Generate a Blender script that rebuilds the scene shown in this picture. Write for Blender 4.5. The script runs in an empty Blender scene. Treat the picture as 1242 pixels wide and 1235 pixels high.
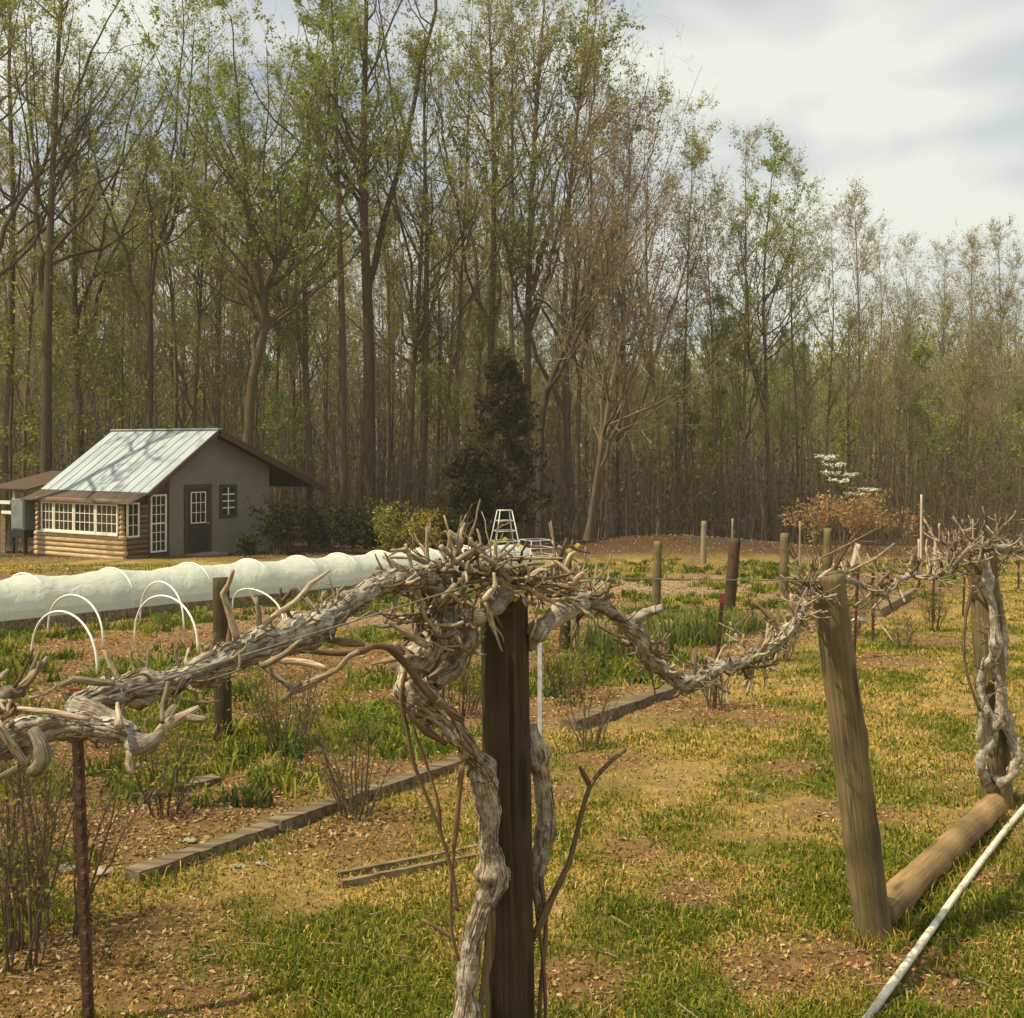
import bpy, math, random
import numpy as np
from mathutils import Vector, noise as mnoise

# ------------------------------------------------------------------ camera, sky, sun
F = 1395.0; CX = 621.0; HY = 540.0; H = 1.95; K = 60.0/1395.0   # photo focal (px), horizon row, eye height, fall of the ground
scene = bpy.context.scene
cam_d = bpy.data.cameras.new('camera'); cam = bpy.data.objects.new('camera', cam_d)
scene.collection.objects.link(cam); scene.camera = cam
cam.location = (0, 0, H); cam.rotation_euler = (math.radians(90), 0, 0)
cam_d.sensor_fit = 'HORIZONTAL'; cam_d.sensor_width = 36; cam_d.lens = 36*F/1242
cam_d.shift_y = -(617.5-HY)/1242; cam_d.clip_start = .05; cam_d.clip_end = 3000

SUN_XY = (-.92, -.39); SUN_EL = math.radians(57)
world = bpy.data.worlds.new('World'); scene.world = world; world.use_nodes = True
nt = world.node_tree; N = nt.nodes; L = nt.links; N.clear()
out = N.new('ShaderNodeOutputWorld'); bg = N.new('ShaderNodeBackground'); bg.inputs['Strength'].default_value = .1
sky = N.new('ShaderNodeTexSky'); sky.sky_type = 'NISHITA'; sky.sun_disc = False
sky.sun_elevation = SUN_EL; sky.sun_rotation = math.atan2(SUN_XY[0], SUN_XY[1])
sky.air_density = 1.0; sky.dust_density = 2.0
tc = N.new('ShaderNodeTexCoord'); sep = N.new('ShaderNodeSeparateXYZ'); L.new(tc.outputs['Generated'], sep.inputs[0])
zz = N.new('ShaderNodeMath'); zz.operation = 'MAXIMUM'; zz.inputs[1].default_value = 0; L.new(sep.outputs['Z'], zz.inputs[0])
za = N.new('ShaderNodeMath'); za.operation = 'ADD'; za.inputs[1].default_value = .18; L.new(zz.outputs[0], za.inputs[0])
dv = N.new('ShaderNodeVectorMath'); dv.operation = 'DIVIDE'; L.new(tc.outputs['Generated'], dv.inputs[0])
cmb = N.new('ShaderNodeCombineXYZ'); cmb.inputs[2].default_value = 1
L.new(za.outputs[0], cmb.inputs[0]); L.new(za.outputs[0], cmb.inputs[1]); L.new(cmb.outputs[0], dv.inputs[1])
mp = N.new('ShaderNodeMapping'); mp.inputs['Scale'].default_value = (.9, 1.2, .6); mp.inputs['Location'].default_value = (2.6, .7, 0)
L.new(dv.outputs[0], mp.inputs[0])
cn = N.new('ShaderNodeTexNoise'); cn.inputs['Scale'].default_value = 1.1; cn.inputs['Detail'].default_value = 3.5
cn.inputs['Roughness'].default_value = .5; cn.inputs['Distortion'].default_value = .5; L.new(mp.outputs[0], cn.inputs['Vector'])
cr = N.new('ShaderNodeValToRGB'); cr.color_ramp.elements[0].position = .30; cr.color_ramp.elements[0].color = (.12,)*3+(1,)
cr.color_ramp.elements[1].position = .54; cr.color_ramp.elements[1].color = (1,)*3+(1,)
L.new(cn.outputs[0], cr.inputs[0])
mx = N.new('ShaderNodeMix'); mx.data_type = 'RGBA'; L.new(cr.outputs[0], mx.inputs['Factor'])
L.new(sky.outputs[0], mx.inputs[6]); mx.inputs[7].default_value = (7.0, 7.25, 6.6, 1)
L.new(mx.outputs[2], bg.inputs[0]); L.new(bg.outputs[0], out.inputs[0])

sl = bpy.data.lights.new('sun', 'SUN'); sl.energy = 5.0; sl.angle = math.radians(.6); sl.color = (1, .87, .6)
so = bpy.data.objects.new('sun', sl); scene.collection.objects.link(so)
sd = Vector((SUN_XY[0]*math.cos(SUN_EL), SUN_XY[1]*math.cos(SUN_EL), math.sin(SUN_EL))).normalized()
so.rotation_euler = sd.to_track_quat('Z', 'Y').to_euler(); so.location = (-20, 0, 40)
vs = scene.view_settings; vs.view_transform = 'Standard'; vs.look = 'None'; vs.exposure = 0.32; vs.gamma = 1

# ------------------------------------------------------------------ helpers
RNG = np.random.default_rng(7); random.seed(7)
COL = scene.collection
def W(px, py, d): return np.array([(px-CX)/F*d, d, H-(py-HY)/F*d])          # a photo pixel at a known depth
def gz0(y): y = np.asarray(y, float); return -K*np.where(y < 46, y, 46+6*(1-np.exp(-(y-46)/6.0)))
def Gd(py): return F*H/(py-600.0)
def bump(x, y):
    b = .55*np.exp(-((x-5.5)/4.5)**2-((y-40)/3.2)**2)
    return b
def gz(x, y): return gz0(y)+bump(np.asarray(x, float), np.asarray(y, float))
def G(px, py): d = Gd(py); x = (px-CX)/F*d; return np.array([x, d, float(gz0(d))])

class VN:
    def __init__(s, seed): s.g = np.random.default_rng(seed).random((256, 256))
    def one(s, x, y):
        i = np.floor(x).astype(int); j = np.floor(y).astype(int); a = x-i; b = y-j
        a = a*a*(3-2*a); b = b*b*(3-2*b); g = s.g; i0 = i % 256; i1 = (i+1) % 256; j0 = j % 256; j1 = (j+1) % 256
        return (g[i0, j0]*(1-a)+g[i1, j0]*a)*(1-b)+(g[i0, j1]*(1-a)+g[i1, j1]*a)*b
    def fbm(s, x, y, sc, o=4):
        v = 0; am = .5; t = 0
        for k in range(o): v = v+am*s.one(x*sc*2**k+13.7*k, y*sc*2**k+5.1*k); t += am; am *= .55
        return v/t
V1, V2, V3 = VN(1), VN(2), VN(3)

def nrm(a): return a/np.maximum(np.linalg.norm(a, axis=-1, keepdims=True), 1e-9)
class MB:
    def __init__(s): s.v = []; s.f4 = []; s.f3 = []; s.tc = []; s.col = []; s.n = 0; s.m4 = []; s.m3 = []
    def add(s, v, f4=None, f3=None, tc=None, col=None, mat=0):
        v = np.asarray(v, float).reshape(-1, 3); s.v.append(v)
        s.tc.append(np.zeros_like(v) if tc is None else np.asarray(tc).reshape(-1, 3))
        s.col.append(np.ones((len(v), 3)) if col is None else np.broadcast_to(col, (len(v), 3)))
        if f4 is not None and len(f4): f = np.asarray(f4, int).reshape(-1, 4)+s.n; s.f4.append(f); s.m4.append(np.full(len(f), mat))
        if f3 is not None and len(f3): f = np.asarray(f3, int).reshape(-1, 3)+s.n; s.f3.append(f); s.m3.append(np.full(len(f), mat))
        s.n += len(v); return s
    def box(s, x0, x1, y0, y1, z0, z1, mat=0):
        v = [(x, y, z) for z in (z0, z1) for y in (y0, y1) for x in (x0, x1)]
        return s.add(v, [(0, 2, 3, 1), (4, 5, 7, 6), (0, 1, 5, 4), (2, 6, 7, 3), (0, 4, 6, 2), (1, 3, 7, 5)], tc=np.array(v), mat=mat)
    def prism(s, poly, y0, y1, mat=0):       # polygon in (x,z) extruded along y
        n = len(poly); v = [(p[0], y0, p[1]) for p in poly]+[(p[0], y1, p[1]) for p in poly]
        f4 = [(i, (i+1) % n, n+(i+1) % n, n+i) for i in range(n)]
        f3 = [(0, i, i+1) for i in range(1, n-1)]+[(n, n+i+1, n+i) for i in range(1, n-1)]
        return s.add(v, f4, f3, tc=np.array(v), mat=mat)
    def mesh(s, name, mats, smooth=True, attrs=False):
        me = bpy.data.meshes.new(name); v = np.concatenate(s.v); me.vertices.add(len(v)); me.vertices.foreach_set('co', v.ravel())
        f4 = np.concatenate(s.f4) if s.f4 else np.zeros((0, 4), int); f3 = np.concatenate(s.f3) if s.f3 else np.zeros((0, 3), int)
        li = np.concatenate([f4.ravel(), f3.ravel()]).astype(np.int32); me.loops.add(len(li)); me.loops.foreach_set('vertex_index', li)
        k = len(f4)+len(f3); me.polygons.add(k)
        me.polygons.foreach_set('loop_start', np.concatenate([np.arange(len(f4))*4, len(f4)*4+np.arange(len(f3))*3]).astype(np.int32))
        mi = np.concatenate(([np.concatenate(s.m4)] if s.m4 else [])+([np.concatenate(s.m3)] if s.m3 else [])).astype(np.int32)
        me.polygons.foreach_set('material_index', mi); me.polygons.foreach_set('use_smooth', np.full(k, smooth))
        for m in (mats if isinstance(mats, (list, tuple)) else [mats]): me.materials.append(m)
        me.update(calc_edges=True)
        a = me.attributes.new('tc', 'FLOAT_VECTOR', 'POINT'); a.data.foreach_set('vector', np.concatenate(s.tc).ravel())
        c = np.concatenate(s.col)
        if attrs or c.min() < 1:
            a = me.attributes.new('Col', 'FLOAT_COLOR', 'POINT'); a.data.foreach_set('color', np.c_[c, np.ones(len(c))].ravel())
        return me
    def build(s, name, mats, parent=None, smooth=False, **kw):
        o = bpy.data.objects.new(name, s.mesh(name, mats, smooth)); COL.objects.link(o); o.parent = parent
        if kw: tag(o, **kw)
        return o
def tag(o, label=None, cat=None, group=None, kind=None):
    if label: o['label'] = label
    if cat: o['category'] = cat
    if group: o['group'] = group
    if kind: o['kind'] = kind
    return o
def empty(name, loc=(0, 0, 0), rz=0, **kw):
    o = bpy.data.objects.new(name, None); COL.objects.link(o); o.location = loc; o.rotation_euler = (0, 0, rz); o.empty_display_size = .1
    return tag(o, **kw)
def copyobj(o, parent=None):
    c = o.copy(); COL.objects.link(c); c.parent = parent; return c

def tubes(P, R, sides, cap=False, ph=0.):
    """many tubes at once: P (n,k,3), R (n,k)"""
    n, k, _ = P.shape; T = nrm(np.gradient(P, axis=1)); m = nrm(T.mean(1))
    ref = np.where(np.abs(m[:, 2:3]) > .75, np.array([[1., 0, 0]]), np.array([[0, 0, 1.]]))[:, None, :]
    U = nrm(np.cross(T, ref)); V = np.cross(T, U)
    th = ph+np.arange(sides)*2*math.pi/sides
    ring = U[:, :, None, :]*np.cos(th)[None, None, :, None]+V[:, :, None, :]*np.sin(th)[None, None, :, None]
    v = P[:, :, None, :]+ring*R[:, :, None, None]
    ln = np.concatenate([np.zeros((n, 1)), np.cumsum(np.linalg.norm(np.diff(P, axis=1), axis=2), axis=1)], 1)
    tcv = np.stack([np.broadcast_to(np.cos(th), (n, k, sides)), np.broadcast_to(np.sin(th), (n, k, sides)), np.broadcast_to(ln[:, :, None], (n, k, sides))], -1)
    idx = np.arange(n*k*sides).reshape(n, k, sides)
    a = idx[:, :-1, :]; b = idx[:, 1:, :]
    f = np.stack([a, np.roll(a, -1, 2), np.roll(b, -1, 2), b], -1).reshape(-1, 4)
    return v.reshape(-1, 3), f, tcv.reshape(-1, 3)
def tube_pt(P, R, sides):
    """one tube with a parallel-transport frame and end caps"""
    P = np.asarray(P, float); R = np.asarray(R, float); k = len(P); T = nrm(np.gradient(P, axis=0))
    u = np.cross(T[0], [0, 0, 1.]) if abs(T[0, 2]) < .9 else np.cross(T[0], [1., 0, 0]); u /= np.linalg.norm(u); U = [u]
    for i in range(1, k): u = U[-1]-T[i]*np.dot(U[-1], T[i]); U.append(u/max(np.linalg.norm(u), 1e-9))
    U = np.array(U); V = np.cross(T, U); th = np.arange(sides)*2*math.pi/sides
    ring = U[:, None, :]*np.cos(th)[None, :, None]+V[:, None, :]*np.sin(th)[None, :, None]
    v = P[:, None, :]+ring*R[:, None, None]; ln = np.r_[0, np.cumsum(np.linalg.norm(np.diff(P, axis=0), axis=1))]
    tcv = np.stack([np.broadcast_to(np.cos(th), (k, sides)), np.broadcast_to(np.sin(th), (k, sides)), np.broadcast_to(ln[:, None], (k, sides))], -1)
    idx = np.arange(k*sides).reshape(k, sides); a = idx[:-1]; b = idx[1:]
    f = np.stack([a, np.roll(a, -1, 1), np.roll(b, -1, 1), b], -1).reshape(-1, 4)
    vv = np.concatenate([v.reshape(-1, 3), P[:1], P[-1:]]); tt = np.concatenate([tcv.reshape(-1, 3), [[0, 0, 0]], [[0, 0, ln[-1]]]])
    c0 = k*sides; f3 = [(c0, (j+1) % sides, j) for j in range(sides)]+[(c0+1, idx[-1, j], idx[-1, (j+1) % sides]) for j in range(sides)]
    return vv, f, np.array(f3), tt, np.concatenate([ring.reshape(-1, 3), -T[:1], T[-1:]])
def cr_spline(C, n):
    C = np.asarray(C, float); C = np.concatenate([[2*C[0]-C[1]], C, [2*C[-1]-C[-2]]]); m = len(C)-3
    t = np.linspace(0, m-1e-6, n); i = t.astype(int); s = (t-i)[:, None]
    p0, p1, p2, p3 = C[i], C[i+1], C[i+2], C[i+3]
    return .5*((2*p1)+(-p0+p2)*s+(2*p0-5*p1+4*p2-p3)*s**2+(-p0+3*p1-3*p2+p3)*s**3)

# ------------------------------------------------------------------ materials
def newmat(name):
    m = bpy.data.materials.new(name); m.use_nodes = True; nt = m.node_tree; b = nt.nodes['Principled BSDF']
    return m, nt, b
def ramp(nt, stops):
    r = nt.nodes.new('ShaderNodeValToRGB'); e = r.color_ramp.elements
    while len(e) < len(stops): e.new(.5)
    for x, (p, c) in zip(e, stops): x.position = p; x.color = tuple(c)+(1,)
    return r
def noisemat(name, stops, coord='Object', scale=(1, 1, 1), ns=5., detail=6, rough=.8, bump=.3, bdist=.01, bns=None, vary=0., attr=None, distort=0., spec=.3, nrough=.6, metal=0):
    m, nt, b = newmat(name); nn = nt.nodes; lk = nt.links
    if coord == 'tc':
        t = nn.new('ShaderNodeAttribute'); t.attribute_name = 'tc'; src = t.outputs['Vector']
    else: t = nn.new('ShaderNodeTexCoord'); src = t.outputs[coord]
    oi = nn.new('ShaderNodeObjectInfo')
    ad = nn.new('ShaderNodeVectorMath'); ad.operation = 'ADD'; lk.new(src, ad.inputs[0])
    ml = nn.new('ShaderNodeVectorMath'); ml.operation = 'SCALE'; ml.inputs[0].default_value = (17, 31, 7); lk.new(oi.outputs['Random'], ml.inputs['Scale'])
    lk.new(ml.outputs[0], ad.inputs[1])
    mpn = nn.new('ShaderNodeMapping'); mpn.inputs['Scale'].default_value = scale; lk.new(ad.outputs[0], mpn.inputs[0])
    no = nn.new('ShaderNodeTexNoise'); no.inputs['Scale'].default_value = ns; no.inputs['Detail'].default_value = detail; no.inputs['Roughness'].default_value = nrough
    no.inputs['Distortion'].default_value = distort; lk.new(mpn.outputs[0], no.inputs['Vector'])
    r = ramp(nt, stops); lk.new(no.outputs[0], r.inputs[0]); c = r.outputs[0]
    if attr:
        a = nn.new('ShaderNodeAttribute'); a.attribute_name = attr; mm = nn.new('ShaderNodeMix'); mm.data_type = 'RGBA'; mm.blend_type = 'MULTIPLY'; mm.inputs[0].default_value = 1
        lk.new(c, mm.inputs[6]); lk.new(a.outputs['Color'], mm.inputs[7]); c = mm.outputs[2]
    if vary:
        h = nn.new('ShaderNodeHueSaturation'); mr = nn.new('ShaderNodeMapRange'); mr.inputs[3].default_value = 1-vary; mr.inputs[4].default_value = 1+vary
        lk.new(oi.outputs['Random'], mr.inputs[0]); lk.new(mr.outputs[0], h.inputs['Value']); lk.new(c, h.inputs['Color']); c = h.outputs[0]
    lk.new(c, b.inputs['Base Color']); b.inputs['Roughness'].default_value = rough; b.inputs['Specular IOR Level'].default_value = spec; b.inputs['Metallic'].default_value = metal
    if bump:
        bp = nn.new('ShaderNodeBump'); bp.inputs['Strength'].default_value = bump; bp.inputs['Distance'].default_value = bdist
        if bns:
            n2 = nn.new('ShaderNodeTexNoise'); n2.inputs['Scale'].default_value = bns; n2.inputs['Detail'].default_value = 5; lk.new(mpn.outputs[0], n2.inputs['Vector']); lk.new(n2.outputs[0], bp.inputs['Height'])
        else: lk.new(no.outputs[0], bp.inputs['Height'])
        lk.new(bp.outputs[0], b.inputs['Normal'])
    return m
def leafmat(name, attr='Col', tint=(1, 1, 1), trans=.4, vary=.12):
    m, nt, b = newmat(name); nn = nt.nodes; lk = nt.links; nn.remove(b); o = nn['Material Output']
    a = nn.new('ShaderNodeAttribute'); a.attribute_name = attr; mm = nn.new('ShaderNodeMix'); mm.data_type = 'RGBA'; mm.blend_type = 'MULTIPLY'; mm.inputs[0].default_value = 1
    lk.new(a.outputs['Color'], mm.inputs[6]); mm.inputs[7].default_value = tuple(tint)+(1,)
    oi = nn.new('ShaderNodeObjectInfo'); h = nn.new('ShaderNodeHueSaturation'); mr = nn.new('ShaderNodeMapRange'); mr.inputs[3].default_value = 1-vary; mr.inputs[4].default_value = 1+vary
    lk.new(oi.outputs['Random'], mr.inputs[0]); lk.new(mr.outputs[0], h.inputs['Value']); lk.new(mm.outputs[2], h.inputs['Color'])
    d = nn.new('ShaderNodeBsdfDiffuse'); t = nn.new('ShaderNodeBsdfTranslucent'); mx = nn.new('ShaderNodeMixShader'); mx.inputs[0].default_value = trans
    lk.new(h.outputs[0], d.inputs[0]); lk.new(h.outputs[0], t.inputs[0]); lk.new(d.outputs[0], mx.inputs[1]); lk.new(t.outputs[0], mx.inputs[2]); lk.new(mx.outputs[0], o.inputs[0])
    return m
M = {}
def vinemat(name, dark, mid, lite, fib=(8, 8, 10), blotch=26.):
    m, nt, b = newmat(name); nn = nt.nodes; lk = nt.links
    t = nn.new('ShaderNodeAttribute'); t.attribute_name = 'tc'; mpn = nn.new('ShaderNodeMapping'); mpn.inputs['Scale'].default_value = fib; lk.new(t.outputs['Vector'], mpn.inputs[0])
    a = nn.new('ShaderNodeTexNoise'); a.inputs['Scale'].default_value = 1.; a.inputs['Detail'].default_value = 9; a.inputs['Roughness'].default_value = .72; a.inputs['Distortion'].default_value = .9; lk.new(mpn.outputs[0], a.inputs['Vector'])
    o = nn.new('ShaderNodeTexCoord'); c = nn.new('ShaderNodeTexNoise'); c.inputs['Scale'].default_value = blotch; c.inputs['Detail'].default_value = 6; c.inputs['Roughness'].default_value = .7; lk.new(o.outputs['Object'], c.inputs['Vector'])
    k = nn.new('ShaderNodeMix'); k.inputs[0].default_value = .45; lk.new(a.outputs[0], k.inputs[2]); lk.new(c.outputs[0], k.inputs[3])
    r = ramp(nt, [(.37, dark), (.465, mid), (.56, lite), (.68, tuple(min(.75, x*1.25) for x in lite))]); lk.new(k.outputs[0], r.inputs[0]); lk.new(r.outputs[0], b.inputs['Base Color'])
    b.inputs['Roughness'].default_value = .9; b.inputs['Specular IOR Level'].default_value = .15
    bp = nn.new('ShaderNodeBump'); bp.inputs['Strength'].default_value = 1; bp.inputs['Distance'].default_value = .012; lk.new(k.outputs[0], bp.inputs['Height']); lk.new(bp.outputs[0], b.inputs['Normal']); return m
M['vine'] = vinemat('vine_bark', (.045, .032, .02), (.25, .205, .148), (.52, .475, .39))
M['vine_trunk'] = vinemat('vine_trunk_bark', (.035, .024, .014), (.22, .172, .118), (.51, .455, .36), (7, 7, 14), 34.)
M['spur'] = noisemat('spur_bark', [(.35, (.075, .052, .03)), (.5, (.28, .215, .14)), (.68, (.5, .42, .3))], 'tc', (1, 1, 16), 2.5, 6, .8, .6, .004, vary=.45, nrough=.7)
M['cane'] = noisemat('cane_bark', [(.3, (.045, .026, .014)), (.5, (.12, .074, .042)), (.75, (.23, .155, .095))], 'tc', (1, 1, 7), 2, 5, .7, .4, .003, vary=.2)
def postmat(name, stops, kz=2.6):
    m = noisemat(name, stops, 'tc', (5, 5, .9), 2.6, 10, .85, .9, .007, distort=1., nrough=.7, vary=.1); nt = m.node_tree; nn = nt.nodes; lk = nt.links; b = nn['Principled BSDF']
    t = nn.new('ShaderNodeAttribute'); t.attribute_name = 'tc'; mpn = nn.new('ShaderNodeMapping'); mpn.inputs['Scale'].default_value = (1, 1, kz); lk.new(t.outputs['Vector'], mpn.inputs[0])
    v = nn.new('ShaderNodeTexVoronoi'); v.inputs['Scale'].default_value = .8; lk.new(mpn.outputs[0], v.inputs['Vector'])
    r = ramp(nt, [(.1, (.22, .2, .18)), (.17, (.6, .58, .55)), (.2, (.45, .43, .4)), (.27, (1, 1, 1))]); lk.new(v.outputs['Distance'], r.inputs[0])
    n2 = nn.new('ShaderNodeTexNoise'); n2.inputs['Scale'].default_value = 3; n2.inputs['Detail'].default_value = 7; tcn = nn.new('ShaderNodeTexCoord'); lk.new(tcn.outputs['Object'], n2.inputs['Vector']); r2 = ramp(nt, [(.35, (.5, .52, .5)), (.65, (1.15, 1.1, 1.02))]); lk.new(n2.outputs[0], r2.inputs[0])
    src = b.inputs['Base Color'].links[0].from_socket
    for rr in (r, r2):
        mm = nn.new('ShaderNodeMix'); mm.data_type = 'RGBA'; mm.blend_type = 'MULTIPLY'; mm.inputs[0].default_value = 1; lk.new(src, mm.inputs[6]); lk.new(rr.outputs[0], mm.inputs[7]); src = mm.outputs[2]
    lk.new(src, b.inputs['Base Color']); return m
M['post'] = postmat('treated_post_wood', [(.3, (.055, .038, .016)), (.46, (.16, .12, .056)), (.58, (.235, .185, .094)), (.75, (.32, .262, .15))])
M['darkpost'] = postmat('dark_post_wood', [(.3, (.02, .013, .006)), (.46, (.055, .038, .018)), (.58, (.085, .061, .03)), (.75, (.13, .1, .053))])  # deeper brown version of the post wood, for main and some short posts
M['log'] = postmat('brace_log_wood', [(.3, (.12, .072, .03)), (.5, (.29, .19, .085)), (.75, (.4, .29, .15))], 2.)
M['weath'] = noisemat('weathered_timber', [(.3, (.04, .028, .016)), (.5, (.15, .11, .065)), (.75, (.3, .235, .15))], 'Object', (1, 14, 9), 2, 8, .9, .7, .01, vary=.2)
M['palewood'] = noisemat('pale_split_wood', [(.25, (.3, .25, .18)), (.6, (.58, .51, .4)), (.85, (.68, .62, .5))], 'tc', (1.5, 1.5, 1.2), 2, 6, .85, .5, .006)
M['rust'] = noisemat('rusty_steel', [(.3, (.03, .015, .009)), (.55, (.075, .036, .02)), (.8, (.14, .075, .042))], 'Object', (1, 1, 1), 30, 6, .75, .4, .002, spec=.4)
M['redpaint'] = noisemat('red_paint', [(.3, (.13, .03, .014)), (.7, (.22, .055, .024))], 'Object', (1, 1, 1), 20, 5, .6, .2, .001)
M['galv'] = noisemat('galvanised', [(.3, (.35, .35, .33)), (.7, (.6, .6, .57))], 'Object', (1, 1, 1), 25, 4, .5, .1, .001, metal=.3)
M['pvc'] = noisemat('white_pvc', [(.35, (.36, .31, .21)), (.5, (.64, .59, .47)), (.7, (.76, .72, .61))], 'Object', (1, 1, 1), 9, 5, .55, .05, .001)
M['hoop'] = noisemat('hoop_pipe', [(.3, (.7, .69, .63)), (.7, (.82, .81, .76))], 'Object', (1, 1, 1), 6, 4, .5, .02, .001)
M['wire'] = noisemat('wire_steel', [(.3, (.2, .17, .13)), (.7, (.34, .3, .24))], 'Object', (1, 1, 1), 40, 2, .5, 0, metal=.6)
M['stucco'] = noisemat('grey_stucco', [(.25, (.15, .132, .1)), (.55, (.19, .17, .132)), (.85, (.22, .198, .155))], 'Object', (1, 1, .6), 1.6, 8, .95, .3, .006, bns=70)
M['darkwood'] = noisemat('dark_wood', [(.3, (.045, .026, .016)), (.7, (.1, .062, .038))], 'Object', (6, 6, .8), 3, 6, .8, .4, .005)
M['logwall'] = noisemat('cabin_log', [(.25, (.26, .16, .075)), (.55, (.47, .34, .19)), (.85, (.58, .45, .28))], 'Object', (7, 1.2, 7), 3, 7, .85, .5, .01, vary=.2)
M['logdark'] = noisemat('dark_cabin_log', [(.25, (.09, .048, .024)), (.55, (.17, .095, .05)), (.85, (.25, .15, .085))], 'Object', (1.2, 7, 7), 3, 7, .85, .5, .01, vary=.2)  # darker version of the cabin log, for side wall and top front log
M['whitepaint'] = noisemat('white_paint', [(.25, (.55, .5, .38)), (.5, (.74, .7, .58)), (.85, (.8, .77, .67))], 'Object', (1, 1, 1), 8, 5, .6, .1, .002)
M['door'] = noisemat('dark_door_paint', [(.3, (.03, .023, .02)), (.7, (.048, .038, .032))], 'Object', (1, 1, 1), 5, 5, .5, .1, .002)
M['greenpaint'] = noisemat('dark_green_paint', [(.3, (.028, .034, .026)), (.7, (.05, .058, .045))], 'Object', (1, 1, 1), 5, 5, .6, .1, .002)
M['tin'] = noisemat('galvanised_roofing', [(.25, (.23, .275, .3)), (.5, (.36, .41, .43)), (.8, (.47, .51, .52))], 'Object', (.5, 2.5, .5), 1.4, 7, .45, .15, .004, metal=.25, spec=.5)
M['rusttin'] = noisemat('rusty_roofing', [(.25, (.035, .025, .019)), (.5, (.07, .05, .038)), (.68, (.1, .064, .042)), (.85, (.22, .11, .06))], 'Object', (1, 1, 1), 2.5, 8, .8, .3, .004)
M['cabinet'] = noisemat('grey_blue_enamel', [(.3, (.13, .15, .15)), (.7, (.23, .26, .25))], 'Object', (1, 1, 1), 3, 4, .5, .05, .001)
M['black'] = noisemat('black_metal', [(.3, (.015, .014, .013)), (.7, (.03, .028, .025))], 'Object', (1, 1, 1), 8, 4, .6, .1, .001)
M['tag'] = noisemat('pale_blue_plastic', [(.3, (.5, .62, .66)), (.7, (.66, .76, .78))], 'Object', (1, 1, 1), 20, 3, .4, .1, .002)
M['stone'] = noisemat('pale_stone', [(.3, (.17, .14, .1)), (.7, (.33, .28, .21))], 'Object', (1, 1, 1), 6, 7, .9, .5, .01)
m, nt, b = newmat('window_glass'); b.inputs['Base Color'].default_value = (.03, .028, .022, 1); b.inputs['Roughness'].default_value = .06; b.inputs['Specular IOR Level'].default_value = .6; M['glass'] = m
m, nt, b = newmat('row_cover_fabric'); nn = nt.nodes; lk = nt.links; nn.remove(b)
d_ = nn.new('ShaderNodeBsdfDiffuse'); t_ = nn.new('ShaderNodeBsdfTranslucent'); tr = nn.new('ShaderNodeBsdfTransparent'); x1 = nn.new('ShaderNodeMixShader'); x2 = nn.new('ShaderNodeMixShader')
d_.inputs[0].default_value = (.7, .74, .68, 1); t_.inputs[0].default_value = (.6, .66, .55, 1); x1.inputs[0].default_value = .35; x2.inputs[0].default_value = .2
tcn = nn.new('ShaderNodeTexCoord'); n1 = nn.new('ShaderNodeTexNoise'); n1.inputs['Scale'].default_value = 3.2; n1.inputs['Detail'].default_value = 5; n1.inputs['Distortion'].default_value = 1.6; lk.new(tcn.outputs['Object'], n1.inputs['Vector'])
bp = nn.new('ShaderNodeBump'); bp.inputs['Strength'].default_value = .8; bp.inputs['Distance'].default_value = .045; lk.new(n1.outputs[0], bp.inputs['Height']); lk.new(bp.outputs[0], d_.inputs['Normal'])
lk.new(d_.outputs[0], x1.inputs[1]); lk.new(t_.outputs[0], x1.inputs[2]); lk.new(x1.outputs[0], x2.inputs[1]); lk.new(tr.outputs[0], x2.inputs[2]); lk.new(x2.outputs[0], nn['Material Output'].inputs[0]); M['fabric'] = m
M['leaf'] = leafmat('spring_leaf', trans=.45); M['grassblade'] = leafmat('grass_blade', trans=.3, vary=0); M['litter'] = leafmat('dry_leaf', trans=.1, vary=0)
def barkmat(name, a, bcol, c): return noisemat(name, [(.3, a), (.5, bcol), (.75, c)], 'tc', (3, 3, .7), 3, 5, .9, .5, .03, vary=.25)
M['bark_dark'] = barkmat('dark_tree_bark', (.038, .026, .014), (.085, .06, .033), (.145, .106, .062))
M['bark_mid'] = barkmat('brown_tree_bark', (.06, .042, .024), (.135, .098, .058), (.235, .18, .112))
M['twig'] = noisemat('twig_bark', [(.3, (.11, .085, .05)), (.5, (.21, .165, .1)), (.75, (.33, .27, .18))], 'Object', (1, 1, 1), 1.5, 3, .9, 0, vary=.2)
M['bark_pale'] = barkmat('pale_tree_bark', (.12, .09, .056), (.25, .195, .13), (.4, .33, .235))

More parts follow.
